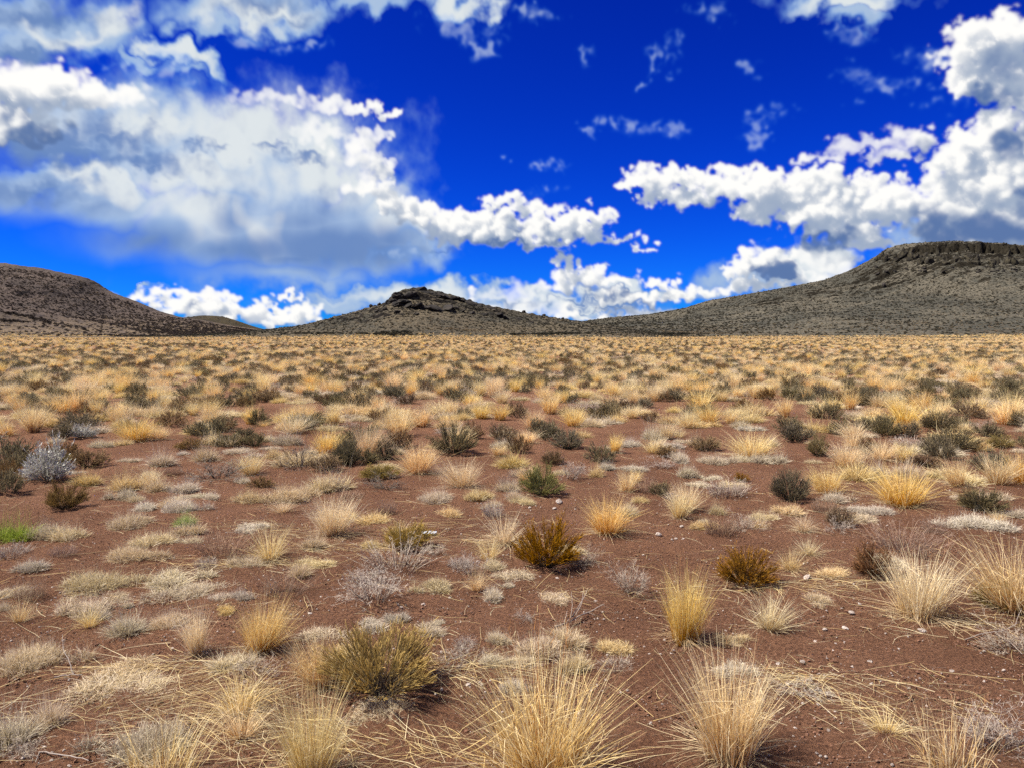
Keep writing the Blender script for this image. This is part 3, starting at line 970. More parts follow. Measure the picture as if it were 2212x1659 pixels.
add_lib('sparse', 3, lambda r, i: parts(blades=grass_blades(r, 150, 16, 0.26, wid=0.009, droop=0.22, k=6), thatch=thatch_blades(r, 150, 0.7, 0.006), seed_stalks=seed_stalks(r, 26, 12)))
add_lib('mat', 8, lambda r, i: parts(blades=mat_blades(r, 1500, 3 + i % 5, 0.30, wid=0.013)))
add_lib('bigmat', 5, lambda r, i: parts(blades=mat_blades(r, 3600, 9, 0.20, wid=0.0085)))
add_lib('shortgrass', 5, lambda r, i: parts(blades=mat_blades(r, 950, 3, 0.62, wid=0.013, curl=0.28, fill=0.25)))
add_lib('dome', 5, lambda r, i: parts(**dict(zip(('stems', 'foliage'), dome_shrub(r, 90, 12, 3, 0.52, 0.82, wid=0.0062, tipw=0.0085, tiplen=0.09, fan=1.3, s0=0.35, fuzz=0.22)))))
add_lib('broom', 2, lambda r, i: parts(**dict(zip(('stems', 'foliage'), dome_shrub(r, 150, 9, 3, 0.54, 0.74, wid=0.0052, tipw=0.0062, tiplen=0.10, fan=1.15, crook=0.006, s0=0.42, fuzz=0.15)))))
add_lib('low', 6, lambda r, i: parts(**dict(zip(('stems', 'foliage'), dome_shrub(r, 55, 8, 3, 0.52, 0.50, wid=0.008, tipw=0.011, tiplen=0.10, fan=1.42, crook=0.02)))))
add_lib('leafy', 2, lambda r, i: parts(**dict(zip(('stems', 'foliage'), dome_shrub(r, 55, 9, 5, 0.52, 0.80, wid=0.009, tipw=0.020, tiplen=0.075, fan=1.35, crook=0.03)))))
add_lib('twig', 4, lambda r, i: parts(twigs=twig_shrub(r, 24, 0.008)))
add_lib('flat_twig', 3, lambda r, i: parts(twigs=twig_shrub(r, 22, 0.010, 1.45, 0.07, 0.05, 0.55)))
add_lib('spike', 5, lambda r, i: parts(stems=spike_stems(r)))
add_lib('shortspike', 3, lambda r, i: parts(stems=spike_stems(r, 230, 0.008, 0.40, 0.55, 16, 5)))

MESHCACHE = {}


def with_mat(me, mat):
    key = (me.name, mat.name)
    if key not in MESHCACHE:
        c = me.copy()
        c.materials.clear()
        c.materials.append(mat)
        MESHCACHE[key] = c
    return MESHCACHE[key]


PART_MAT = {'thatch': THATCH, 'seed_stalks': STALK}


def plant(name, form, i, mat, loc, scale, rotz, label=None, cat=None, group=None, split=True):
    """one plant: an Empty at its foot with its parts, or a single mesh where it is small or has one part"""
    ps = LIB[form][i % len(LIB[form])]
    stem_mat = {'dome': mat, 'broom': mat}.get(form, mat)
    if len(ps) == 1 or not split:
        k, me = ps[-1] if form not in ('bunch', 'bigbunch', 'fan', 'sparse', 'lean_left', 'lean_right') else ps[0]
        root = link(name, with_mat(me, mat))
    else:
        root = link(name, None)
        root.empty_display_size = 0.1
        for k, me in ps:
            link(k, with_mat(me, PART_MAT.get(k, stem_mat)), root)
    root.location = loc
    root.scale = scale
    root.rotation_euler = (0, 0, rotz)
    return tag(root, label, cat, group)


def on_ground(px, py):
    """place on the plain under a point of the frame"""
    d = ray(px, py)
    k = -CAM_Z / d.z
    x, y = d.x * k, d.y * k
    for _ in range(3):
        z = float(ground_z(np.array(x), np.array(y)))
        k = (z - CAM_Z) / d.z
        x, y = d.x * k, d.y * k
    return x, y, z

# ---------------------------------------------------------------- the plants of the foreground, one by one
#        code: name, form, material, category, what it is called, natural width, natural height, footprint
CODES = {
    'G': ('bunchgrass', 'bunch', GOLD, 'grass tuft', 'golden bunchgrass tuft', 0.78, 1.0, 0.15),
    'P': ('bunchgrass', 'bunch', PALE, 'grass tuft', 'pale straw bunchgrass tuft', 0.78, 1.0, 0.15),
    'B': ('bunchgrass', 'bigbunch', GOLD, 'grass tuft', 'large golden bunchgrass tuft', 0.80, 1.0, 0.15),
    'Bp': ('bunchgrass', 'bigbunch', PALE, 'grass tuft', 'large pale straw bunchgrass tuft', 0.80, 1.0, 0.15),
    'F': ('bunchgrass', 'fan', PALE, 'grass tuft', 'splayed pale bunchgrass tuft', 0.95, 0.95, 0.2),
    'LL': ('bunchgrass', 'lean_left', GOLD, 'grass tuft', 'golden bunchgrass leaning left', 0.95, 0.9, 0.15),
    'LR': ('bunchgrass', 'lean_right', GOLD, 'grass tuft', 'golden bunchgrass leaning right', 0.95, 0.9, 0.15),
    'S': ('bunchgrass', 'sparse', PALE, 'grass tuft', 'sparse straw grass tuft', 0.85, 1.05, 0.2),
    'M': ('mat_grass', 'mat', MATG, 'grass mat', 'pale mat grass cushion', 0.95, 0.33, 0.7),
    'My': ('mat_grass', 'mat', MATY, 'grass mat', 'yellowish mat grass cushion', 0.95, 0.33, 0.7),
    'Mw': ('mat_grass', 'mat', MATW, 'grass mat', 'whitish grey mat grass cushion', 0.95, 0.33, 0.7),
    'N': ('mat_grass', 'bigmat', MATG, 'grass mat', 'wide pale mat grass cushion', 1.05, 0.23, 0.75),
    'Nw': ('mat_grass', 'bigmat', MATW, 'grass mat', 'wide whitish mat grass cushion', 1.05, 0.23, 0.75),
    'H': ('short_grass', 'shortgrass', MATY, 'grass tuft', 'short dense yellow grass tuft', 0.9, 0.62, 0.5),
    'Hp': ('short_grass', 'shortgrass', MATG, 'grass tuft', 'short dense cream grass tuft', 0.9, 0.62, 0.5),
    'R': ('snakeweed_shrub', 'dome', RUST, 'shrub', 'rust-brown shrub', 1.06, 0.86, 0.6),
    'O': ('snakeweed_shrub', 'dome', OLIVE, 'shrub', 'olive shrub', 1.06, 0.86, 0.6),
    'K': ('snakeweed_shrub', 'broom', BROOM, 'shrub', 'broom shrub', 1.10, 0.80, 0.6),
    'L': ('snakeweed_shrub', 'dome', LIME, 'shrub', 'yellow-green shrub', 1.06, 0.86, 0.6),
    'T': ('low_shrub', 'low', TEAL, 'shrub', 'low dark grey-green shrub', 1.06, 0.56, 0.7),
    'Td': ('low_shrub', 'dome', TEAL, 'shrub', 'rounded dark grey-green shrub', 1.06, 0.86, 0.6),
    'W': ('low_shrub', 'low', BROWN, 'shrub', 'low brown shrub', 1.06, 0.56, 0.7),
    'Wd': ('low_shrub', 'dome', BROWN, 'shrub', 'rounded brown shrub', 1.06, 0.86, 0.6),
    'A': ('sagebrush', 'leafy', SAGE, 'shrub', 'blue-white sagebrush', 1.08, 0.84, 0.6),
    'Z': ('green_grass', 'shortgrass', GREEN, 'grass tuft', 'bright green grass tuft', 0.9, 0.62, 0.5),
    'Y': ('dead_shrub', 'twig', GREY, 'dead shrub', 'leafless grey twiggy shrub', 0.95, 0.80, 0.5),
    'Yd': ('dead_shrub', 'flat_twig', DARKTWIG, 'dead shrub', 'dark sprawling dead shrub', 1.05, 0.35, 0.6),
    'Yf': ('dead_shrub', 'flat_twig', GREY, 'dead shrub', 'flat tangle of grey dead twigs', 1.05, 0.35, 0.6),
    'X': ('buckwheat', 'spike', PINK, 'dry herb', 'pinkish-tan dry herb of fine stems', 0.75, 1.0, 0.4),
    'Xp': ('buckwheat', 'spike', GREY, 'dry herb', 'pale grey dry herb of fine stems', 0.75, 1.0, 0.4),
    'Q': ('buckwheat', 'shortspike', PINK, 'dry herb', 'low pinkish dry herb', 0.95, 0.55, 0.5),
    'Qg': ('buckwheat', 'shortspike', GREY, 'dry herb', 'low lilac-grey dry herb', 0.95, 0.55, 0.5),
}
# per strip of the photograph: origin, then code, x of the middle, y of the foot, width, height (in strip units), and a label for the landmarks
STRIPS = [
    ((0, 1000), [
        ('G', 40, 125, 120, 135), ('B', 850, 160, 230, 195, 'large golden bunchgrass tuft nearest behind the blue-white sagebrush'), ('G', 985, 150, 140, 110), ('M', 660, 198, 115, 60), ('My', 775, 188, 120, 50),
        ('A', 295, 415, 280, 235, 'round blue-white sagebrush standing alone at far left'), ('W', 555, 330, 230, 130), ('T', 390, 150, 140, 110), ('A', 520, 140, 150, 100, 'pale whitish sagebrush beside the golden tufts behind the blue-white one'), ('Wd', 45, 398, 125, 120),
        ('Wd', 410, 592, 230, 175, 'dark brown shrub just below the blue-white sagebrush'), ('H', 490, 445, 180, 110), ('H', 795, 470, 180, 135), ('H', 905, 408, 90, 65), ('Hp', 990, 478, 140, 110), ('Mw', 755, 524, 150, 75), ('Hp', 960, 318, 180, 115),
        ('Hp', 1300, 285, 165, 120), ('G', 1575, 372, 210, 170), ('Yd', 1370, 405, 360, 130), ('T', 1440, 195, 240, 90), ('My', 1560, 548, 180, 95), ('N', 1800, 542, 310, 120), ('Hp', 2050, 472, 230, 140), ('Mw', 930, 594, 170, 70),
        ('Nw', 1140, 612, 240, 110), ('Mw', 1170, 485, 180, 85), ('Mw', 1310, 530, 120, 60), ('Z', 1150, 692, 130, 95, 'small yellow-green tuft between two pale grass mats'), ('N', 820, 708, 300, 120), ('Hp', 1200, 748, 140, 95),
        ('Z', 70, 805, 230, 160, 'bright green grass tuft at the left edge'), ('Qg', 70, 890, 210, 100), ('M', 275, 780, 180, 115), ('M', 440, 778, 185, 105), ('Mw', 185, 980, 165, 85), ('M', 960, 824, 250, 115), ('N', 850, 914, 300, 120),
        ('X', 1390, 880, 260, 215, 'tall pinkish-tan dry herb among the pale mats'), ('Bp', 2085, 745, 290, 285, 'pale bunchgrass with an orange foot beside flattened straw'), ('F', 1690, 908, 270, 230), ('M', 1500, 955, 180, 90), ('My', 2010, 945, 200, 70),
        ('N', 650, 1105, 420, 160), ('M', 1130, 1064, 320, 120), ('N', 1210, 1155, 420, 110), ('M', 70, 1145, 220, 90), ('M', 500, 1168, 200, 60), ('X', 1790, 1130, 230, 180), ('T', 1930, 75, 270, 100), ('T', 1530, 145, 150, 80),
        ('T', 1600, 195, 160, 90), ('W', 1200, 215, 200, 80), ('M', 1830, 185, 150, 95), ('H', 2080, 212, 160, 125), ('Td', 2170, 315, 160, 175), ('Yd', 1880, 335, 220, 150), ('W', 2045, 355, 200, 120), ('My', 1740, 268, 130, 80), ('Hp', 1310, 185, 140, 80), ('Mw', 1300, 100, 170, 60), ('Hp', 1440, 190, 120, 70), ('W', 1640, 450, 170, 70)]),
    ((800, 1000), [
        ('B', 215, 265, 200, 260, 'upright golden bunchgrass rising out of dark shrubs'), ('Td', 85, 305, 170, 160), ('T', 225, 302, 140, 95), ('Td', 330, 275, 130, 130), ('W', 410, 205, 180, 130), ('W', 420, 92, 160, 85), ('T', 545, 62, 130, 75),
        ('B', 540, 362, 230, 225), ('Td', 760, 245, 250, 200), ('W', 870, 145, 150, 110), ('G', 720, 48, 140, 80), ('G', 1035, 252, 130, 95), ('Nw', 1075, 205, 190, 65), ('G', 1215, 172, 140, 110), ('Nw', 1060, 135, 190, 55),
        ('T', 1310, 128, 190, 120), ('Mw', 1325, 135, 90, 50), ('Td', 1470, 210, 190, 130), ('G', 1765, 232, 120, 150), ('T', 1680, 295, 190, 120), ('Nw', 1860, 195, 130, 60), ('Hp', 2015, 155, 120, 115),
        ('L', 1310, 505, 250, 205, 'yellow-green shrub with a dark foot, in the middle'), ('P', 1215, 420, 170, 140), ('Wd', 1375, 305, 140, 100), ('Bp', 810, 448, 250, 200), ('N', 650, 545, 250, 95), ('My', 915, 528, 170, 85), ('My', 735, 634, 150, 75),
        ('Hp', 1100, 474, 120, 95), ('O', 290, 395, 240, 100), ('Yd', 325, 465, 190, 90), ('K', 470, 850, 290, 180, 'olive broom shrub with pale stalks in front of it'), ('Xp', 400, 975, 320, 215, 'pale grey stalky herb in front of the olive broom shrub'), ('My', 230, 830, 130, 70),
        ('F', 1080, 805, 250, 210), ('Qg', 1005, 635, 120, 110), ('R', 1340, 965, 350, 300, 'rust-brown dome shrub alone on bare soil in the centre'), ('Y', 1570, 945, 150, 120), ('B', 1720, 740, 260, 270, 'golden bunchgrass behind and right of the rust-brown dome shrub'),
        ('G', 1840, 475, 130, 175), ('G', 1890, 415, 80, 110), ('X', 1960, 485, 110, 140), ('T', 2050, 505, 140, 100), ('Yf', 1490, 405, 170, 100), ('P', 2170, 640, 190, 190), ('Y', 270, 1195, 330, 220, 'lilac-grey twiggy dead shrub above the large broom shrub'),
        ('Y', 1880, 1120, 220, 220, 'lilac-grey twiggy dead shrub left of the leaning golden tuft'), ('Y', 860, 995, 150, 120), ('Mw', 1020, 1155, 150, 95), ('Mw', 1105, 1075, 80, 40), ('H', 1570, 140, 120, 70), ('Mw', 1720, 340, 90, 60), ('W', 2090, 260, 150, 80), ('Yf', 2060, 330, 150, 70), ('My', 260, 690, 230, 90), ('Hp', 10, 470, 120, 130), ('H', 1650, 385, 100, 90), ('Mw', 2120, 205, 150, 60)]),
    ((1613, 1000), [
        ('B', 510, 265, 270, 200, 'wide golden bunchgrass beyond the bare patch at right'), ('T', 780, 165, 210, 130), ('O', 920, 255, 120, 155), ('G', 1440, 115, 140, 100), ('G', 1540, 85, 90, 85), ('P', 1140, 195, 120, 130), ('T', 1280, 105, 260, 120),
        ('T', 1800, 65, 150, 80), ('Td', 1775, 220, 270, 150), ('T', 1985, 135, 180, 100), ('T', 1060, 125, 140, 110), ('W', 220, 225, 180, 110), ('Nw', 290, 305, 200, 75), ('Mw', 70, 295, 140, 85), ('M', 115, 390, 120, 95), ('Bp', 1100, 325, 230, 180),
        ('P', 1320, 275, 180, 160), ('P', 1460, 285, 165, 150), ('T', 2000, 355, 250, 150, 'dark blue-grey shrub near the right edge'), ('LL', 1800, 445, 190, 220), ('G', 2190, 425, 150, 250), ('Qg', 360, 508, 240, 125, 'low lilac-grey dry herb on bare soil at right'), ('R', 440, 415, 90, 65),
        ('Td', 745, 540, 230, 210), ('B', 985, 485, 210, 195), ('Mw', 1010, 545, 180, 80), ('B', 1450, 565, 330, 280, 'broad golden bunchgrass with a dark foot among grey mats'), ('Hp', 1310, 388, 140, 115), ('Td', 1950, 605, 260, 165), ('Wd', 1860, 565, 110, 115),
        ('P', 95, 595, 210, 220), ('Q', 310, 755, 180, 150), ('Yf', 470, 725, 160, 100), ('F', 560, 705, 100, 95), ('F', 830, 725, 150, 120), ('F', 860, 875, 150, 115), ('F', 750, 965, 160, 125), ('Wd', 1060, 700, 180, 140), ('Yf', 1050, 730, 150, 80),
        ('Nw', 1240, 615, 270, 70), ('Nw', 1900, 725, 380, 120), ('Mw', 2180, 645, 160, 70), ('X', 1450, 860, 340, 230, 'wide pinkish-tan dry herb behind the tall tuft at right'), ('R', 470, 1080, 330, 255, 'olive and rust dome shrub behind the leaning golden tuft'),
        ('R', 1265, 1015, 230, 215, 'rust-olive shrub at the left of the tall straw tuft'), ('M', 2050, 525, 150, 60), ('H', 1950, 215, 130, 80), ('O', 2060, 200, 150, 90), ('W', 1590, 320, 200, 90), ('Mw', 640, 300, 180, 80), ('X', 1640, 740, 120, 130), ('Mw', 210, 670, 60, 30)]),
    ((0, 1397), [
        ('M', 470, 235, 250, 140), ('Mw', 605, 248, 120, 65), ('M', 720, 125, 230, 65), ('Mw', 1385, 122, 140, 60), ('Mw', 1520, 122, 130, 80), ('M', 10, 195, 90, 70), ('Hp', 810, 340, 240, 160), ('N', 1040, 315, 260, 130), ('P', 1235, 465, 230, 320, 'pale upright straw tuft in the tangle at lower left'),
        ('B', 1630, 440, 300, 340, 'golden bunchgrass rising from the tangled straw at lower left'), ('N', 220, 585, 430, 215, 'thick pale grass mat at the left edge beside a white stick'), ('M', 810, 592, 290, 115), ('N', 760, 775, 580, 190, 'wide pale grass mat with a dark front rim at lower left'),
        ('LL', 2010, 660, 330, 340, 'golden grass leaning left against the large broom shrub'), ('Hp', 90, 1040, 330, 240, 'pink-cream grass clump in the lower left corner'), ('Nw', 910, 1130, 520, 260, 'wide grey grass mat at the bottom left'), ('S', 1010, 1240, 520, 420, 'sparse yellow stalks in front of the grey mat at the bottom'),
        ('Bp', 1960, 1260, 440, 520, 'tall pale straw tuft at the bottom edge, left of centre'), ('F', 1500, 830, 380, 230), ('My', 1430, 200, 130, 60), ('Hp', 1440, 560, 240, 130), ('M', 800, 170, 70, 50), ('Yf', 150, 1110, 220, 120), ('Mw', 625, 905, 80, 40), ('Yf', 1560, 620, 260, 120)]),
    ((800, 1397), [
        ('K', 300, 770, 640, 440, 'large golden-olive broom shrub with a dark hollow'), ('N', 280, 890, 430, 140), ('Mw', 290, 300, 210, 80), ('Mw', 380, 258, 120, 70), ('M', 600, 350, 210, 90), ('Mw', 655, 275, 80, 45), ('Qg', 830, 425, 120, 80), ('M', 1060, 395, 150, 95),
        ('M', 1285, 490, 230, 140), ('Mw', 980, 530, 160, 95), ('M', 1150, 560, 220, 90), ('Yf', 1200, 260, 110, 70), ('Qg', 1770, 560, 190, 80), ('B', 1330, 1270, 760, 740, 'tallest golden bunchgrass at the bottom centre'), ('Yf', 790, 520, 200, 100)]),
    ((1613, 1397), [
        ('B', 370, 1130, 540, 620, 'dense golden bunchgrass with an amber foot at bottom right'), ('B', 85, 385, 290, 460, 'slim golden bunchgrass beside the olive and rust dome'), ('P', 620, 305, 260, 250), ('Bp', 1560, 235, 430, 430, 'tall pale straw tuft right of the rust-olive shrub'),
        ('LL', 2150, 190, 560, 500, 'huge golden bunchgrass cut by the right edge'), ('O', 2060, 185, 260, 190), ('S', 1760, 1230, 460, 460, 'sparse straw tuft with red stalks at the bottom right'), ('Yf', 2060, 1090, 330, 230), ('Yf', 2130, 470, 280, 170), ('Yf', 850, 720, 260, 90), ('F', 1350, 960, 260, 130)]),
]

RP = np.random.default_rng(77)
PLACED = []          # dicts for spacing and labels


def place_entry(ox, oy, e):
    code, cx, by, w, h = e[:5]
    name, form, mat, cat, called, nw, nh, foot = CODES[code]
    q = 850 / 2212 / 1.11347                       # strip units to frame units
    fx, fy = (ox / 1.11347 + cx * q), (oy / 1.11347 + by * q)
    w, h = w * q, h * q
    a = math.atan2(fy - HORIZON, FOCAL)
    a = max(a, 0.01)
    fy2 = fy - foot * 0.5 * w * math.sin(a)
    if fy2 > 1750:
        fy2 = 1750
    x, y, z = on_ground(fx, fy2)
    dist = math.sqrt(x * x + y * y + CAM_Z ** 2) * math.cos(math.atan2(x, y))
    m = dist / FOCAL                                 # metres to one frame unit there
    wm = w * m
    hm = max(0.10 * wm, (h - foot * w * math.sin(a) * 0.8) * m / math.cos(a))
    big = 1.0 if form in ('bunch', 'bigbunch', 'lean_left', 'lean_right', 'sparse') else 1.12
    s = big * wm / nw
    rot = RP.uniform(0, 6.28)
    if form in ('mat', 'bigmat', 'lean_left', 'lean_right', 'shortgrass'):
        rot = RP.normal(0, 0.15) + (math.pi if form in ('mat', 'bigmat', 'shortgrass') and RP.random() < .5 else 0)
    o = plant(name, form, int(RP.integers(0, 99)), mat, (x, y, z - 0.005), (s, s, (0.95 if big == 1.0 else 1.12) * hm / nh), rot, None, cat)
    PLACED.append(dict(o=o, code=code, fx=fx, fy=fy2, x=x, y=y, r=wm / 2, called=called, label=e[5] if len(e) > 5 else None, cat=cat))


for (ox, oy), items in STRIPS:
    for e in items:
        place_entry(ox, oy, e)

# small growth between and beside the larger plants
FILL = [('M', .24, (.16, .34), (.04, .08)), ('My', .10, (.14, .30), (.04, .08)), ('Mw', .14, (.12, .30), (.03, .06)), ('F', .20, (.16, .30), (.10, .20)), ('Hp', .12, (.14, .26), (.08, .14)), ('Yf', .08, (.16, .34), (.05, .10)), ('Q', .10, (.14, .26), (.08, .15)), ('Qg', .02, (.14, .26), (.07, .12))]
heroes = list(PLACED)
for _ in range(900):
    if len(PLACED) - len(heroes) >= 110:
        break
    h0 = heroes[int(RP.integers(0, len(heroes)))]
    a = RP.uniform(0, 6.28)
    e = FILL[RP.choice(len(FILL), p=[f[1] for f in FILL])]
    grow = 1.0 + 0.05 * max(0.0, h0['y'] - 5)
    w = RP.uniform(*e[2]) * grow
    rr_ = h0['r'] * RP.uniform(1.0, 1.5) + w * RP.uniform(0.5, 1.4)
    x, y = h0['x'] + rr_ * math.cos(a), h0['y'] + rr_ * math.sin(a)
    if y < 2.9 or abs(math.atan2(x, y)) > 0.60 or any((p['x'] - x) ** 2 + (p['y'] - y) ** 2 < (0.8 * (p['r'] + w / 2)) ** 2 for p in PLACED):
        continue
    name, form, mat, cat, called, nw, nh, foot = CODES[e[0]]
    z = float(ground_z(np.array(x), np.array(y)))
    o = plant(name, form, int(RP.integers(0, 99)), mat, (x, y, z - 0.004), (w / nw, w / nw, RP.uniform(*e[3]) * grow / nh), RP.uniform(0, 6.28), None, cat, split=False)
    fr = FOCAL / y
    PLACED.append(dict(o=o, code=e[0], fx=W_PX / 2 + x * fr, fy=HORIZON + CAM_Z * fr, x=x, y=y, r=w / 2, called='small ' + called, label=None, cat=cat))

# ---------------------------------------------------------------- the plants of the middle distance
SCATTER = [
    # code, share, width range, height range
    ('G', 0.17, (0.34, 0.66), (0.34, 0.60)), ('P', 0.05, (0.36, 0.62), (0.28, 0.48)), ('H', 0.18, (0.36, 0.72), (0.17, 0.33)), ('Hp', 0.07, (0.36, 0.66), (0.15, 0.26)),
    ('M', 0.09, (0.45, 1.00), (0.10, 0.18)), ('My', 0.13, (0.45, 1.00), (0.10, 0.18)), ('Mw', 0.03, (0.40, 0.90), (0.08, 0.14)), ('T', 0.13, (0.36, 0.85), (0.22, 0.38)), ('W', 0.15, (0.36, 0.80), (0.22, 0.36)),
    ('Td', 0.04, (0.40, 0.70), (0.30, 0.44)), ('Qg', 0.015, (0.45, 0.80), (0.18, 0.30)),
]
LEFT = {k: 298 for k in ('bunchgrass', 'mat_grass', 'short_grass', 'low_shrub', 'buckwheat')}
for p in PLACED:
    k = p['o'].name.split('.')[0]
    if k in LEFT:
        LEFT[k] -= 1
CELL = 1.2
HASH = {}


def near_ok(x, y, r, k=0.62):
    cx, cy = int(math.floor(x / CELL)), int(math.floor(y / CELL))
    for i in range(cx - 1, cx + 2):
        for j in range(cy - 1, cy + 2):
            for (a, b, q) in HASH.get((i, j), ()):
                if (a - x) ** 2 + (b - y) ** 2 < (k * (r + q)) ** 2:
                    return False
    return True


def remember(x, y, r):
    HASH.setdefault((int(math.floor(x / CELL)), int(math.floor(y / CELL))), []).append((x, y, r))


for p in PLACED:
    remember(p['x'], p['y'], p['r'])

BARE = [(1.5, 12.0, 1.0), (3.9, 11.4, 1.2), (-2.9, 11.6, 0.9), (-6.9, 10.8, 1.2), (6.0, 13.2, 1.0), (0.4, 16.5, 1.1), (5.5, 17.0, 1.2), (-4.5, 15.5, 1.1)]
names = [s[0] for s in SCATTER]
share = np.array([s[1] for s in SCATTER])
share = share / share.sum()
RS = np.random.default_rng(404)
cand = []
# rings out to the foot of the hills; density in plants per square metre
for d0, d1, dens in ((2.2, 9.0, 0.12), (9.0, 13.0, 1.3), (13.0, 20.0, 3.0), (20.0, 40.0, 3.2), (40.0, 80.0, 2.2), (80.0, 160.0, 1.0), (160.0, 350.0, 0.5)):
    half = 0.80 if d0 > 8 else 1.1
    n = int(half * (d1 ** 2 - d0 ** 2) * dens)
    d = np.sqrt(RS.uniform(d0 ** 2, d1 ** 2, n))
    a = RS.uniform(-half, half, n)
    x, y = d * np.sin(a), d * np.cos(a)
    cand.append(np.stack([x, y, d], -1))
cand = np.concatenate(cand)
cand = cand[np.argsort(cand[:, 2])]
clump = grf((400, 400), (1, 1), 3, 30, 2.5, RS)          # kinds gather in patches
STUFF = {k: [] for k in names}
MIDDLE = []
for x, y, d in cand:
    ang = abs(math.atan2(x, y))
    if d < 9 and ang < 0.64 and d > 2.4:
        continue                                              # the foreground is set out plant by plant
    if any((x - a) ** 2 + (y - b) ** 2 < c * c for a, b, c in BARE):
        continue
    g = float(clump[int(x * 1.5) % 400, int(y * 1.5) % 400])
    pr = share.copy()
    for i, c in enumerate(names):
        if c in ('T', 'W', 'Td', 'Qg'):
            pr[i] *= math.exp(0.35 * g) * (1.5 if d > 24 else 1.0)
        else:
            pr[i] *= math.exp(-0.2 * g)
        if d > 60 and c in ('G', 'H', 'My'):
            pr[i] *= 1.0 + min(0.8, (d - 60) / 140)
    c = names[RS.choice(len(names), p=pr / pr.sum())]
    s = SCATTER[names.index(c)]
    u = RS.random() ** 1.9
    w = s[2][0] + (s[2][1] - s[2][0]) * u
    h = s[3][0] + (s[3][1] - s[3][0]) * (0.6 * u + 0.4 * RS.random())
    if d < 90:
        if not near_ok(x, y, w / 2, 0.55 if d < 14 else 0.44):
            continue
        remember(x, y, w / 2)
    z = float(ground_z(np.array(x), np.array(y)))
    nm = CODES[c][0]
    if LEFT[nm] > 0 and ang < 0.62:
        LEFT[nm] -= 1
        _, form, mat, cat, called, nw, nh, foot = CODES[c]
        o = plant(nm, form, int(RS.integers(0, 99)), mat, (x, y, z - 0.005), (w / nw, w / nw, h / nh), RS.uniform(0, 6.28), None, cat, split=False)
        fr = FOCAL / y
        MIDDLE.append(dict(o=o, code=c, fx=W_PX / 2 + x * fr, fy=HORIZON + CAM_Z * fr, x=x, y=y, r=w / 2, d=d, called=called, label=None, cat=cat))
    else:
        STUFF[c].append((x, y, z, w, h))


# ---- beyond the countable ones: one mass per kind, instanced
def instancer(name, label, pts, rot, scl, idx, meshes):
    src = bpy.data.collections.new(name + '_forms')
    for i, me in enumerate(meshes):
        src.objects.link(bpy.data.objects.new('%s_form_%02d' % (name, i), me))
    me = bpy.data.meshes.new(name)
    me.vertices.add(len(pts))
    me.vertices.foreach_set('co', np.ascontiguousarray(pts, np.float32).ravel())
    me.attributes.new('turn', 'FLOAT_VECTOR', 'POINT').data.foreach_set('vector', np.ascontiguousarray(rot, np.float32).ravel())
    me.attributes.new('size', 'FLOAT_VECTOR', 'POINT').data.foreach_set('vector', np.ascontiguousarray(scl, np.float32).ravel())
    me.attributes.new('form', 'INT', 'POINT').data.foreach_set('value', np.ascontiguousarray(idx, np.int32))
    ob = link(name, me)
    ng = bpy.data.node_groups.new(name, 'GeometryNodeTree')
    ng.interface.new_socket('Geometry', in_out='INPUT', socket_type='NodeSocketGeometry')
    ng.interface.new_socket('Geometry', in_out='OUTPUT', socket_type='NodeSocketGeometry')
    gi, go = ng.nodes.new('NodeGroupInput'), ng.nodes.new('NodeGroupOutput')
    ip = ng.nodes.new('GeometryNodeInstanceOnPoints')
    ci = ng.nodes.new('GeometryNodeCollectionInfo')
    ci.inputs['Collection'].default_value = src
    ci.inputs['Separate Children'].default_value = True
    ci.inputs['Reset Children'].default_value = True
    ip.inputs['Pick Instance'].default_value = True

    def na(nm, tp):
        q = ng.nodes.new('GeometryNodeInputNamedAttribute')
        q.data_type = tp
        q.inputs['Name'].default_value = nm
        return q.outputs[0]
    lk = ng.links.new
    lk(gi.outputs[0], ip.inputs['Points'])
    lk(ci.outputs[0], ip.inputs['Instance'])
    lk(na('form', 'INT'), ip.inputs['Instance Index'])
    lk(na('turn', 'FLOAT_VECTOR'), ip.inputs['Rotation'])
    lk(na('size', 'FLOAT_VECTOR'), ip.inputs['Scale'])
    lk(ip.outputs[0], go.inputs[0])
    md = ob.modifiers.new('scatter', 'NODES')
    md.node_group = ng
    tag(ob, label, kind='stuff')
    return ob


FAR_NAME = {'bunchgrass': 'distant_bunchgrass', 'mat_grass': 'distant_mat_grass', 'short_grass': 'distant_short_grass', 'low_shrub': 'distant_low_shrubs', 'buckwheat': 'distant_dry_herbs'}
FAR_LABEL = {'bunchgrass': 'mass of golden bunchgrass far out on the plain', 'mat_grass': 'mass of pale mat grass far out on the plain', 'short_grass': 'mass of short dry grass far out on the plain',
             'low_shrub': 'mass of dark low shrubs far out on the plain', 'buckwheat': 'mass of grey dry herbs far out on the plain'}
for kind in FAR_NAME:
    pts, rot, scl, idx, forms = [], [], [], [], []
    for c in names:
        nm, form, mat, cat, called, nw, nh, foot = CODES[c]
        if nm != kind or not STUFF[c]:
            continue
        q = 1 if form in ('low', 'dome') else 0
        base = len(forms)
        forms += [with_mat(f[min(q, len(f) - 1)][1], mat) for f in LIB[form]]
        for x, y, z, w, h in STUFF[c]:
            pts.append((x, y, z - 0.01))
            rot.append((0, 0, RS.uniform(0, 6.28)))
            scl.append((w / nw, w / nw, h / nh))
            idx.append(base + int(RS.integers(0, len(LIB[form]))))
    if pts:
        instancer(FAR_NAME[kind], FAR_LABEL[kind], pts, rot, scl, idx, forms)


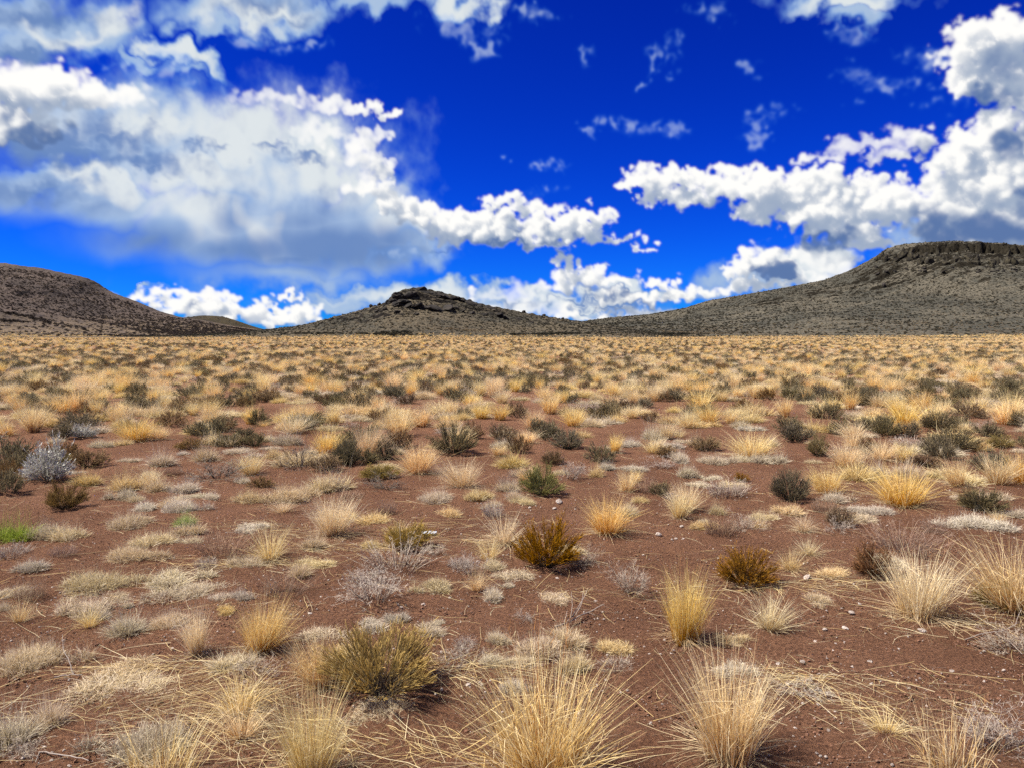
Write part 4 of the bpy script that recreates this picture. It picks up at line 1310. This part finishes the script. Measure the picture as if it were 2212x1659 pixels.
# ---------------------------------------------------------------- brush and boulders on the hills
def on_hill(label, n, rng, tmin=0.0, tmax=0.98, fn=None):
    X, Y, Z, T = HILLS[label]
    area = np.abs((Y[1:, :-1] - Y[:-1, :-1]) * (X[:-1, 1:] - X[:-1, :-1]))
    ok = (T[:-1, :-1] >= tmin) & (T[:-1, :-1] <= tmax) & (np.abs(X[:-1, :-1]) < Y[:-1, :-1] * 0.78) & (Z[:-1, :-1] > 0.2)
    w = (area * ok).ravel()
    c = rng.choice(len(w), n, p=w / w.sum())
    i, j = np.unravel_index(c, area.shape)
    u, v = rng.random(len(i)), rng.random(len(i))
    def s(A):
        return (A[i, j] * (1 - u) * (1 - v) + A[i + 1, j] * u * (1 - v) + A[i, j + 1] * (1 - u) * v + A[i + 1, j + 1] * u * v)
    return np.stack([s(X), s(Y), s(Z)], -1), s(T)


HBRUSH = ramp_material('hillside_brush', [(0, (0.013, 0.012, 0.010)), (0.6, (0.038, 0.036, 0.026)), (1, (0.085, 0.075, 0.050))], val=0.5, per_object=0.7)  # both brush colours darkened at the foot as painted shading
HBRUSHV = ramp_material('purple_brown_brush', [(0, (0.014, 0.011, 0.010)), (0.6, (0.040, 0.032, 0.029)), (1, (0.085, 0.064, 0.052))], val=0.5, per_object=0.7)
HSTRAW = ramp_material('hillside_straw', [(0, (0.12, 0.085, 0.045)), (1, (0.27, 0.20, 0.115))], val=0.4, per_object=0.5)
LHILL, FRIDGE, BUTTE, MESA = list(HILLS)
rh = np.random.default_rng(9)
spec = [(LHILL, 19000, HBRUSHV, (1.1, 2.6), 0.02), (BUTTE, 15000, HBRUSH, (0.5, 1.3), 0.0), (MESA, 38000, HBRUSH, (0.6, 1.7), 0.0), (FRIDGE, 500, HBRUSH, (1.5, 3.5), 0.0)]
PT, RT, SL, IX, FM = [], [], [], [], []
for lab, n, mat, (s0, s1), tm in spec:
    p, t = on_hill(lab, n, rh, tm)
    if lab == LHILL:                                  # its long apron is mostly dry grass
        k = (t < 0.34 + 0.08 * np.sin(p[:, 0] * 0.02)) | (rh.random(len(p)) < 0.13)
        p, t = p[k], t[k]
    # the low aprons carry straw and less brush
    straw = rh.random(len(p)) < np.clip((t - 0.35) * 1.25, 0.15, 0.85)
    base = len(FM)
    FM += [with_mat(f[1][1], mat) for f in LIB['low'][:3]] + [with_mat(f[0][1], HSTRAW) for f in LIB['shortgrass'][:3]]
    sz = s0 + (s1 - s0) * rh.random(len(p)) ** 1.8
    PT.append(p - np.array([0, 0, 0.1]))
    RT.append(np.stack([np.zeros(len(p)), np.zeros(len(p)), rh.uniform(0, 6.28, len(p))], -1))
    SL.append(np.stack([sz, sz, sz * np.where(straw, 0.5, 0.9)], -1))
    IX.append(base + np.where(straw, 3, 0) + rh.integers(0, 3, len(p)))
def hill_point(label, fx, fy):
    """where the line of sight through a frame point meets the front of a hill"""
    X, Y, Z, T = HILLS[label]
    k = (T >= 0) & (T <= 1)
    sx = W_PX / 2 + FOCAL * X / Y
    sz = HORIZON - FOCAL * (Z - CAM_Z) / Y
    e = np.where(k, (sx - fx) ** 2 + (sz - fy) ** 2, 1e12)
    i = np.unravel_index(np.argmin(e), e.shape)
    return float(X[i]), float(Y[i]), float(Z[i])


# the straw of the plain thins out up the feet of the hills
for lab, n, t0 in ((LHILL, 5000, 0.5), (BUTTE, 2200, 0.86), (MESA, 3600, 0.93)):
    p, t = on_hill(lab, n, rh, t0, 0.999)
    k = rh.random(len(p)) < (t - t0) / (1 - t0)
    p = p[k]
    base = len(FM)
    FM += [with_mat(f[0][1], MATY) for f in LIB['shortgrass'][:3]] + [with_mat(f[0][1], GOLD) for f in LIB['bunch'][:3]]
    sz = rh.uniform(0.6, 1.2, len(p))
    PT.append(p)
    RT.append(np.stack([np.zeros(len(p)), np.zeros(len(p)), rh.uniform(0, 6.28, len(p))], -1))
    SL.append(np.stack([sz, sz, sz * 0.6], -1))
    IX.append(base + rh.integers(0, 6, len(p)))
# denser belts: a gully line on the left hill, thickets along the foot of the butte, bare straw patches
for lab, path, n, wob, size, form in ((LHILL, [(10, 676), (60, 684), (120, 700), (205, 718)], 130, 3.0, (2.0, 3.4), 0), (LHILL, [(0, 694), (50, 697)], 70, 3.0, (2.0, 3.2), 0), (LHILL, [(200, 724), (330, 731)], 60, 2.0, (1.4, 2.4), 0),
                                      (BUTTE, [(640, 722), (760, 722), (900, 725)], 170, 4.0, (1.0, 2.0), 0), (BUTTE, [(1120, 724), (1250, 722)], 150, 4.0, (1.0, 2.0), 0), (BUTTE, [(830, 722), (880, 718)], 60, 3.0, (1.2, 2.0), 0),
                                      (BUTTE, [(945, 709), (1060, 718)], 110, 4.0, (0.8, 1.5), 3), (MESA, [(1310, 722), (1480, 724)], 130, 2.5, (1.4, 2.6), 0), (MESA, [(1420, 716), (1560, 722)], 60, 2.0, (1.0, 1.8), 3)):
    base = len(FM)
    FM += [with_mat(f[1][1], HBRUSHV if lab == LHILL else HBRUSH) for f in LIB['low'][:3]] + [with_mat(f[0][1], HSTRAW) for f in LIB['shortgrass'][:3]]
    u = rh.random(n) * (len(path) - 1)
    fx = np.interp(u, np.arange(len(path)), [p[0] for p in path])
    fy = np.interp(u, np.arange(len(path)), [p[1] for p in path])
    p = np.array([hill_point(lab, a, b) for a, b in zip(fx, fy)]) + np.stack([rh.normal(0, wob, n), rh.normal(0, wob, n), np.zeros(n)], -1)
    sz = rh.uniform(size[0], size[1], n)
    PT.append(p)
    RT.append(np.stack([np.zeros(n), np.zeros(n), rh.uniform(0, 6.28, n)], -1))
    SL.append(np.stack([sz, sz, sz * (0.5 if form else 0.9)], -1))
    IX.append(base + form + rh.integers(0, 3, n))
instancer('hillside_brush', 'dark brush and dry grass dotted over the hillsides', np.concatenate(PT), np.concatenate(RT), np.concatenate(SL), np.concatenate(IX), FM)


def rock_mesh(name, rng, mat, planes=16, sub=3, rough=0.05, squash=(1, 1, 1)):
    """angular stone: a ball cut by random planes and roughened, radius about 1"""
    import bmesh
    bm = bmesh.new()
    bmesh.ops.create_icosphere(bm, subdivisions=sub, radius=1.0)
    v = np.array([q.co[:] for q in bm.verts])
    n = unit(rng.normal(size=(planes, 3)))
    d = rng.uniform(0.62, 1.0, planes)
    dots = v @ n.T
    k = np.where(dots > 0.05, d / np.maximum(dots, 0.05), 9).min(1)
    v = v * np.minimum(k, 1.15)[:, None]
    v = v + unit(v) * (rough * (np.sin(v @ rng.normal(0, 6, 3) + 1) + np.sin(v @ rng.normal(0, 9, 3)) + rng.normal(0, .5, len(v))))[:, None] * 0.6
    v = v * np.array(squash)
    for q, c in zip(bm.verts, v):
        q.co = c
    me = bpy.data.meshes.new(name)
    bm.to_mesh(me)
    bm.free()
    me.materials.append(mat)
    return me


def rock_material(name, a, b, scale):
    m = Mat(name)
    tc = m.n('ShaderNodeTexCoord').outputs['Object']
    n1 = m.noise(scale, 5, 0.65, tc)
    n2 = m.noise(scale * 6, 3, 0.6, tc)
    oi = m.n('ShaderNodeObjectInfo').outputs['Random']
    c = m.mix(m.step(n1, 0.35, 0.65), a, b)
    hs = m.n('ShaderNodeHueSaturation')
    m.put(hs.inputs['Color'], c)
    m.put(hs.inputs['Value'], m.math('ADD', 0.75, m.math('MULTIPLY', oi, 0.5)))
    return m.diffuse(hs.outputs[0], 0.9, 0.2, m.bump(m.math('ADD', n1, n2), 0.6, 0.08))


BASALT = rock_material('basalt', (0.012, 0.011, 0.010), (0.036, 0.030, 0.025), 1.4)
CLIFF = rock_material('lichen_basalt', (0.013, 0.011, 0.009), (0.050, 0.043, 0.026), 1.2)
rr = np.random.default_rng(21)
CRAGS = [rock_mesh('boulder', rr, BASALT, 14 + i, 3, 0.07, (1.25, 1.0, 0.8)) for i in range(6)]
CLIFFS = [rock_mesh('cliff_block', rr, CLIFF, 12 + i, 3, 0.08, (0.8, 0.9, 1.15)) for i in range(6)]


def boulder(label, fx, fy, w, h, mesh, lab, group, name='boulder', sink=0.25):
    x, y, z = hill_point(label, fx, fy)
    m = y / FOCAL
    o = link(name, mesh)
    sx, sz = w * m / 2, h * m / 2
    o.location = (x, y, z + sz * (1 - 2 * sink))
    o.scale = (sx, sx * 0.9, sz / 0.8)
    o.rotation_euler = (rr.normal(0, .25), rr.normal(0, .25), rr.uniform(0, 6.28))
    return tag(o, lab, 'rock', group)


# the blunt crag of the butte and its ledges: frame x, y, width, height
SUMMIT = [(852, 650, 22, 18), (866, 640, 34, 22), (884, 634, 34, 20), (903, 630, 36, 18), (860, 655, 26, 14), (925, 632, 34, 14), (945, 636, 34, 14), (962, 640, 30, 12), (980, 644, 30, 12), (1000, 650, 26, 10), (1018, 655, 24, 9), (876, 650, 30, 12)]
LEDGE = [(900, 664, 30, 10), (922, 667, 34, 12), (945, 669, 36, 13), (968, 668, 30, 11), (985, 668, 22, 9), (880, 661, 24, 9), (1035, 664, 26, 9), (1060, 668, 22, 8)]
LOOSE = [(802, 664, 10, 8), (820, 660, 8, 6), (838, 655, 9, 8), (835, 672, 14, 8), (815, 675, 12, 7), (1045, 682, 18, 8), (1080, 684, 20, 9), (1092, 690, 18, 8), (1130, 676, 12, 7), (1175, 684, 9, 7), (1120, 692, 16, 7), (1062, 680, 14, 7), (1020, 680, 16, 7),
         (1000, 674, 12, 6), (780, 682, 10, 5), (860, 676, 14, 7), (1215, 690, 8, 6), (1150, 700, 14, 6), (745, 690, 8, 5), (900, 680, 12, 6)]
for i, (fx, fy, w, h) in enumerate(SUMMIT):
    boulder(BUTTE, fx, fy + h * 0.45, w * 1.1, h * 0.95, CRAGS[i % 6], 'dark craggy rock of the blunt summit on the middle butte', 'summit crags of the butte', 'summit_crag', 0.3)
for i, (fx, fy, w, h) in enumerate(LEDGE):
    boulder(BUTTE, fx, fy, w, h * 0.85, CRAGS[(i + 2) % 6], 'dark rock in the ledge below the summit of the middle butte', 'ledge rocks of the butte', 'ledge_rock', 0.3)
for i, (fx, fy, w, h) in enumerate(LOOSE):
    boulder(BUTTE, fx, fy, w * 0.9, h, CRAGS[(i + 4) % 6], 'loose dark boulder scattered on the slopes of the middle butte', 'loose boulders of the butte')
# the cliff band of the mesa
for i in range(46):
    f = i / 45
    fx = 1888 + f * 335 + rr.normal(0, 6)
    fy = 559 + 9 * math.sin(f * 2.2) + f * 4 + rr.normal(0, 5)
    boulder(MESA, fx, fy, rr.uniform(6, 24), rr.uniform(8, 20), CLIFFS[i % 6], 'dark weathered block in the cliff band of the mesa', 'cliff blocks of the mesa', 'cliff_block', 0.35)
for i in range(30):
    fx = rr.uniform(1880, 2205)
    fy = rr.uniform(580, 596)
    boulder(MESA, fx, fy, rr.uniform(4, 9), rr.uniform(3, 6), CRAGS[i % 6], 'fallen boulder in the scree below the cliff of the mesa', 'scree boulders of the mesa', 'scree_boulder', 0.2)
boulder(MESA, 1903, 622, 10, 12, CRAGS[1], 'single upright boulder halfway down the slope of the mesa', None)


# ---------------------------------------------------------------- stones, gravel, straw, sticks on the soil
STONE = rock_material('pale_stone', (0.36, 0.27, 0.22), (0.62, 0.55, 0.49), 1.6)
REDSTONE = rock_material('red_stone', (0.13, 0.062, 0.038), (0.34, 0.18, 0.115), 1.6)
rs = np.random.default_rng(31)
STONES = [rock_mesh('stone', rs, STONE, 12, 2, 0.05, (1.0, 0.8, 0.6)) for i in range(5)]
Q = 850 / 2212 / 1.11347
SPOTS = [(800, 1000, 1420, 540, 50), (800, 1000, 1390, 580, 28), (800, 1000, 2040, 745, 46), (800, 1000, 1405, 1020, 34), (800, 1000, 905, 915, 28), (800, 1000, 725, 935, 18), (800, 1000, 735, 1140, 22), (800, 1000, 2150, 770, 26), (800, 1000, 1235, 575, 24), (800, 1000, 1945, 870, 18),
         (1613, 1000, 850, 1018, 50), (1613, 1000, 70, 692, 28), (1613, 1000, 10, 775, 22), (1613, 1000, 80, 770, 20), (1613, 1000, 620, 758, 20), (800, 1397, 850, 652, 38), (800, 1397, 565, 148, 30), (800, 1397, 735, 105, 22), (800, 1397, 1415, 382, 34), (800, 1397, 2050, 462, 32),
         (800, 1397, 1765, 327, 34), (800, 1397, 2130, 580, 34), (800, 1397, 1645, 132, 36), (800, 1397, 425, 905, 34), (800, 1397, 725, 370, 26), (800, 1397, 1985, 460, 22), (800, 1397, 2120, 455, 20), (800, 1397, 935, 648, 20), (800, 1397, 1880, 482, 18), (800, 1397, 2115, 670, 26), (800, 1397, 65, 105, 22),
         (1613, 1397, 1097, 300, 46), (1613, 1397, 1245, 512, 48), (1613, 1397, 670, 522, 36), (1613, 1397, 1430, 427, 26), (1613, 1397, 1133, 200, 38), (1613, 1397, 825, 508, 34), (1613, 1397, 903, 380, 24), (1613, 1397, 1575, 318, 58), (1613, 1397, 1033, 392, 20), (1613, 1397, 135, 630, 26), (1613, 1397, 780, 922, 26), (1613, 1397, 1760, 570, 40), (1613, 1397, 1000, 118, 20), (1613, 1397, 1160, 380, 18), (1613, 1397, 15, 580, 28), (1613, 1397, 1185, 145, 26), (1613, 1397, 1963, 440, 24), (1613, 1397, 1018, 436, 18), (1613, 1397, 978, 484, 20), (1613, 1397, 730, 648, 34), (1613, 1397, 1735, 465, 20), (1613, 1397, 1345, 328, 18), (1613, 1397, 965, 303, 30),
         (0, 1397, 270, 1050, 44), (0, 1397, 1940, 205, 30), (0, 1397, 1820, 210, 16)]
for k, (ox, oy, sx, sy, w) in enumerate(SPOTS):
    fx, fy = ox / 1.11347 + sx * Q, oy / 1.11347 + sy * Q
    x, y, z = on_ground(fx, fy)
    s = w * Q * math.hypot(y, CAM_Z) / FOCAL / 2
    o = link('stone', STONES[k % 5])
    o.location = (x, y, z + s * 0.25)
    o.scale = (s, s, s * 0.9)
    o.rotation_euler = (rs.normal(0, .2), rs.normal(0, .2), rs.uniform(0, 6.28))
    o['category'] = 'stone'
    PLACED.append(dict(o=o, code='stone', fx=fx, fy=fy, x=x, y=y, r=s, called='small pale stone', label=None, cat='stone'))
# loose gravel, too fine to count
npb = 70000
d = np.sqrt(rs.uniform(1.8 ** 2, 10 ** 2, npb))
d = 1.8 + (d - 1.8) * rs.random(npb) ** 0.8
a = rs.uniform(-0.75, 0.75, npb)
gx, gy = d * np.sin(a), d * np.cos(a)
sz = 0.0026 + 0.0075 * rs.random(npb) ** 6
PEB = [rock_mesh('pebble', rs, STONE, 10, 1, 0.03, (1, .85, .65)) for i in range(3)] + [rock_mesh('pebble', rs, REDSTONE, 10, 1, 0.03, (1, .85, .65)) for i in range(3)]
instancer('gravel', 'fine gravel strewn over the red soil', np.stack([gx, gy, ground_z(gx, gy) + sz * 0.2], -1), rs.uniform(0, 6.28, (npb, 3)) * np.array([0.1, 0.1, 1]), np.repeat(sz[:, None], 3, 1), np.where(rs.random(npb) < 0.14, 0, 3) + rs.integers(0, 3, npb), PEB)

# fallen straw: strands scattered everywhere, and the flattened drifts the photograph shows
T = Tuft()
def strands(cx, cy, n, sx, sy, ang, spread, length, wid=0.0022, lift=0.014):
    b = np.stack([rs.normal(cx, sx, n), rs.normal(cy, sy, n), np.zeros(n)], -1)
    th = rs.normal(ang, spread, n)
    dd = np.stack([np.cos(th), np.sin(th), np.zeros(n)], -1)
    P = arcs(b, dd, length * rs.uniform(0.35, 1.1, n), rs.normal(0, 0.40, (n, 3)) * np.array([1, 1, 0]), 6, rs, 0.05)
    P[..., 2] = ground_z(P[..., 0], P[..., 1]) + 0.004 + lift * np.abs(rs.normal(size=(n, 1))) * (0.6 + 0.5 * np.sin(np.linspace(0, 3.14, 6)))[None]
    T.strips(P, wid * rs.uniform(0.5, 1.2, n), rs, tip=0.4, t0=0.3)
n = 2600
d = np.sqrt(rs.uniform(2.0 ** 2, 12 ** 2, n)); d = 2.0 + (d - 2) * rs.random(n) ** .5
a = rs.uniform(-.72, .72, n)
b = np.stack([d * np.sin(a), d * np.cos(a), np.zeros(n)], -1)
th = rs.uniform(0, 6.28, n)
P = arcs(b, np.stack([np.cos(th), np.sin(th), np.zeros(n)], -1), rs.uniform(.05, .30, n), rs.normal(0, .25, (n, 3)) * np.array([1, 1, 0]), 5, rs, .03)
P[..., 2] = ground_z(P[..., 0], P[..., 1]) + 0.005 + 0.004 * rs.random((n, 1))
T.strips(P, 0.002 * rs.uniform(.5, 1.3, n), rs, tip=.4, t0=.3)
DRIFTS = [(0, 1000, 1700, 700, 90, 0.5, 0.1, -0.35), (0, 1000, 1990, 760, 90, .5, .12, .1), (0, 1000, 1560, 930, 110, .35, .10, .2), (0, 1000, 2100, 840, 80, .4, .08, .35), (0, 1000, 660, 470, 50, .4, .12, .1), (800, 1000, 120, 830, 80, .4, .06, .15), (800, 1000, 760, 690, 70, .5, .06, .2), (800, 1000, 1080, 790, 80, .28, .08, 0),
          (1613, 1000, 950, 1060, 170, .45, .05, 0.02), (1613, 1000, 760, 1060, 90, .4, .1, .1), (0, 1397, 950, 540, 90, .22, .05, .25), (0, 1397, 1500, 640, 200, .25, .12, .5), (0, 1397, 1400, 900, 150, .25, .1, .1), (800, 1397, 750, 560, 160, .22, .08, .3), (800, 1397, 250, 1080, 330, .35, .10, -0.1), (1613, 1397, 880, 620, 130, .14, .05, .35),
          (1613, 1397, 1350, 800, 120, .3, .12, -.5), (1613, 1397, 1900, 280, 170, .3, .1, -.3), (0, 1397, 450, 830, 50, .25, .04, .5), (800, 1397, 1500, 100, 60, .35, .06, .15), (1613, 1000, 1250, 500, 120, .6, .15, 0), (1613, 1000, 1700, 480, 90, .5, .15, -.3)]
for ox, oy, sx, sy, n, wx_, wy_, an in DRIFTS:
    x, y, z = on_ground(ox / 1.11347 + sx * Q, oy / 1.11347 + sy * Q)
    strands(x, y, n, wx_, wy_, an + (math.pi if rs.random() < .5 else 0), 0.75, 0.26)
tag(link('straw_litter', T.mesh('straw_litter', PALE)), 'fallen straw strands and flattened drifts on the soil', kind='stuff')


def tube(P, r0, r1, sides=6):
    """round tapered stick along the points P"""
    k = len(P)
    tg = unit(np.gradient(P, axis=0))
    a = unit(np.cross(tg, np.array([0.3, 0.2, 1.0])))
    b = np.cross(tg, a)
    th = np.linspace(0, 2 * np.pi, sides, endpoint=False)
    r = np.linspace(r0, r1, k)[:, None, None]
    V = P[:, None] + r * (np.cos(th)[None, :, None] * a[:, None] + np.sin(th)[None, :, None] * b[:, None])
    return V.reshape(-1, 3), grid_faces(k, sides, wrap=True)


def dead_branch(label, ox, oy, sx, sy, arms, name='dead_branch'):
    """ARMS: lists of (x, y in strip units, height in metres) with a radius"""
    x0, y0, z0 = on_ground(ox / 1.11347 + sx * Q, oy / 1.11347 + sy * Q)
    root = link(name, None)
    root.location = (x0, y0, z0)
    for i, (pts, r) in enumerate(arms):
        P = []
        for px, py, h in pts:
            x, y, z = on_ground(ox / 1.11347 + px * Q, oy / 1.11347 + py * Q)
            P.append((x - x0, y - y0, z - z0 + h))
        P = np.array(P)
        s = np.linspace(0, len(P) - 1, 9)
        P = np.stack([np.interp(s, np.arange(len(P)), P[:, c]) for c in range(3)], -1)
        P[1:-1] += rs.normal(0, r * 0.7, (7, 3))
        v, f = tube(P, r, r * 0.35)
        me = mesh_from('limb', v, f, {'along': np.repeat(np.linspace(0, 1, 9), 6), 'vary': np.full(len(v), 0.4)}, mats=[WOOD], smooth_=True)
        link('limb' if i == 0 else 'twig', me, root)
    return tag(root, label, 'dead branch')


dead_branch('forked bleached branch lying on bare soil in the centre', 800, 1397, 1500, 290,
            [([(1385, 297, .01), (1480, 270, .02), (1590, 225, .03), (1700, 195, .05)], .0055), ([(1470, 275, .02), (1530, 235, .05), (1590, 190, .12)], .004), ([(1490, 265, .03), (1500, 240, .08), (1495, 215, .14)], .003), ([(1520, 250, .03), (1560, 225, .09), (1570, 215, .14)], .003), ([(1590, 225, .03), (1640, 235, .02)], .0025), ([(1450, 280, .02), (1470, 260, .07)], .0025)])
dead_branch('bent white stick at the right of the left-edge grass mat', 0, 1397, 430, 600,
            [([(340, 608, .005), (430, 600, .01), (515, 597, .01)], .004), ([(462, 595, .01), (425, 560, .06), (400, 530, .10)], .0035), ([(400, 530, .10), (398, 505, .14)], .002)])
dead_branch('long pale stick lying in the lower left corner', 0, 1397, 400, 1105, [([(245, 1085, .01), (400, 1108, .015), (555, 1138, .01)], .0035), ([(245, 1085, .01), (225, 1150, .01)], .002)])
dead_branch('curved grey stick among twigs at the right edge', 1613, 1397, 2100, 400, [([(1840, 378, .01), (1960, 350, .02), (2080, 345, .03), (2180, 310, .05)], .003), ([(2040, 345, .02), (2120, 420, .03), (2200, 480, .02)], .003), ([(2150, 330, .04), (2190, 280, .10)], .002)])

# a scrap of white litter by the olive broom shrub
x, y, z = on_ground(800 / 1.11347 + 602 * Q, 1000 / 1.11347 + 735 * Q)
u, v = np.meshgrid(np.linspace(-1, 1, 15), np.linspace(-1, 1, 9))
rl = np.random.default_rng(4)
zz = 0.25 * (1 - u ** 2) * (1 - v ** 2) + 0.10 * np.sin(u * 5 + v * 3) + 0.07 * np.sin(v * 7 - u * 4)
V = np.stack([u * 0.06 * (1 + .12 * np.sin(v * 4)), v * 0.04 * (1 + .15 * np.sin(u * 5)), 0.008 + 0.03 * np.abs(zz)], -1).reshape(-1, 3)
fm = mesh_from('litter', V, grid_faces(9, 15), smooth_=True)
ml = Mat('crumpled_paper')
fm.materials.append(ml.diffuse((0.50, 0.54, 0.60), 0.5, 0.4))
lo = link('litter', fm)
lo.location = (x, y, z)
sm = lo.modifiers.new('thickness', 'SOLIDIFY')
sm.thickness = 0.002
tag(lo, 'crumpled white scrap of litter beside the olive broom shrub', 'litter')

# ---------------------------------------------------------------- labels
ORD = ['first', 'second', 'third', 'fourth', 'fifth', 'sixth', 'seventh', 'eighth']
MARKS = [(p, n) for p in PLACED for n in (
    {'round blue-white sagebrush standing alone at far left': 'the blue-white sagebrush', 'bright green grass tuft at the left edge': 'the bright green tuft', 'rust-brown dome shrub alone on bare soil in the centre': 'the central rust dome shrub',
     'large golden-olive broom shrub with a dark hollow': 'the large broom shrub', 'yellow-green shrub with a dark foot, in the middle': 'the yellow-green shrub', 'olive broom shrub with pale stalks in front of it': 'the stalk-fronted olive shrub',
     'olive and rust dome shrub behind the leaning golden tuft': 'the olive-rust dome', 'rust-olive shrub at the left of the tall straw tuft': 'the rust-olive shrub', 'huge golden bunchgrass cut by the right edge': 'the huge right-edge tuft',
     'pale bunchgrass with an orange foot beside flattened straw': 'the orange-footed tuft', 'upright golden bunchgrass rising out of dark shrubs': 'the shrub-ringed golden tuft', 'wide golden bunchgrass beyond the bare patch at right': 'the bare-patch golden tuft',
     'dark blue-grey shrub near the right edge': 'the blue-grey right-edge shrub', 'wide pale grass mat with a dark front rim at lower left': 'the dark-rimmed mat', 'tallest golden bunchgrass at the bottom centre': 'the bottom-centre bunchgrass',
     'dense golden bunchgrass with an amber foot at bottom right': 'the amber-footed tuft', 'broad golden bunchgrass with a dark foot among grey mats': 'the broad dark-footed tuft', 'low lilac-grey dry herb on bare soil at right': 'the lone lilac-grey herb'}.get(p['label']),) if n]
used = {p['label'] for p in PLACED if p['label']}


def relation(p, q):
    dx, dy = p['fx'] - q['fx'], (p['fy'] - q['fy']) * 2.0
    if abs(dx) > abs(dy):
        return 'left of' if dx < 0 else 'right of'
    return 'behind' if dy < 0 else 'in front of'


NEARMID = [p for p in MIDDLE if p['d'] < 16]
todo = [p for p in PLACED + NEARMID if not p['label']]
table = {}
for p in todo:
    for mk, nm in MARKS:
        table.setdefault((p['called'], relation(p, mk), nm), []).append((math.hypot(p['fx'] - mk['fx'], (p['fy'] - mk['fy']) * 2), id(p)))
rank = {}
for k, v in table.items():
    for r, (dd, i) in enumerate(sorted(v)):
        rank.setdefault(i, []).append((r * 220 + dd, r, k))
for p in todo:
    for cost, r, (called, rel, nm) in sorted(rank[id(p)], key=lambda q: q[0]):
        lab = '%s, %s one %s %s' % (called, 'nearest' if r == 0 else ORD[min(r, 7)] + ' nearest', rel, nm)
        if lab not in used and r < 6:
            break
    else:
        lab = None
    used.add(lab)
    p['label'] = lab
GROUP = {'bunchgrass': 'bunchgrass tufts', 'mat_grass': 'mat grass cushions', 'short_grass': 'short grass tufts', 'low_shrub': 'low shrubs of the plain', 'snakeweed_shrub': 'domed shrubs of the foreground', 'dead_shrub': 'leafless dead shrubs', 'buckwheat': 'dry herbs',
         'stone': 'pale stones on the soil', 'sagebrush': 'whitish sagebrush', 'green_grass': 'green tufts'}
for p in PLACED + MIDDLE:
    p['o']['kind'] = 'thing'
for p in PLACED:
    p['o']['label'] = p['label'] or p['called'] + ' among its like in the foreground'
    p['o']['group'] = GROUP[p['o'].name.split('.')[0]]
for p in MIDDLE:
    base = p['o'].name.split('.')[0]
    k = 0 if p['d'] < 16 else 1 if p['d'] < 24 else 2
    side = 'left part' if p['x'] < -p['y'] * 0.22 else 'right part' if p['x'] > p['y'] * 0.22 else 'middle'
    band = ('close behind the foreground', 'at middle distance', 'well out on the plain')[k]
    p['o']['label'] = p['label'] or '%s %s, in the %s' % (p['called'], band, side)
    p['o']['group'] = GROUP[base] + ' ' + band
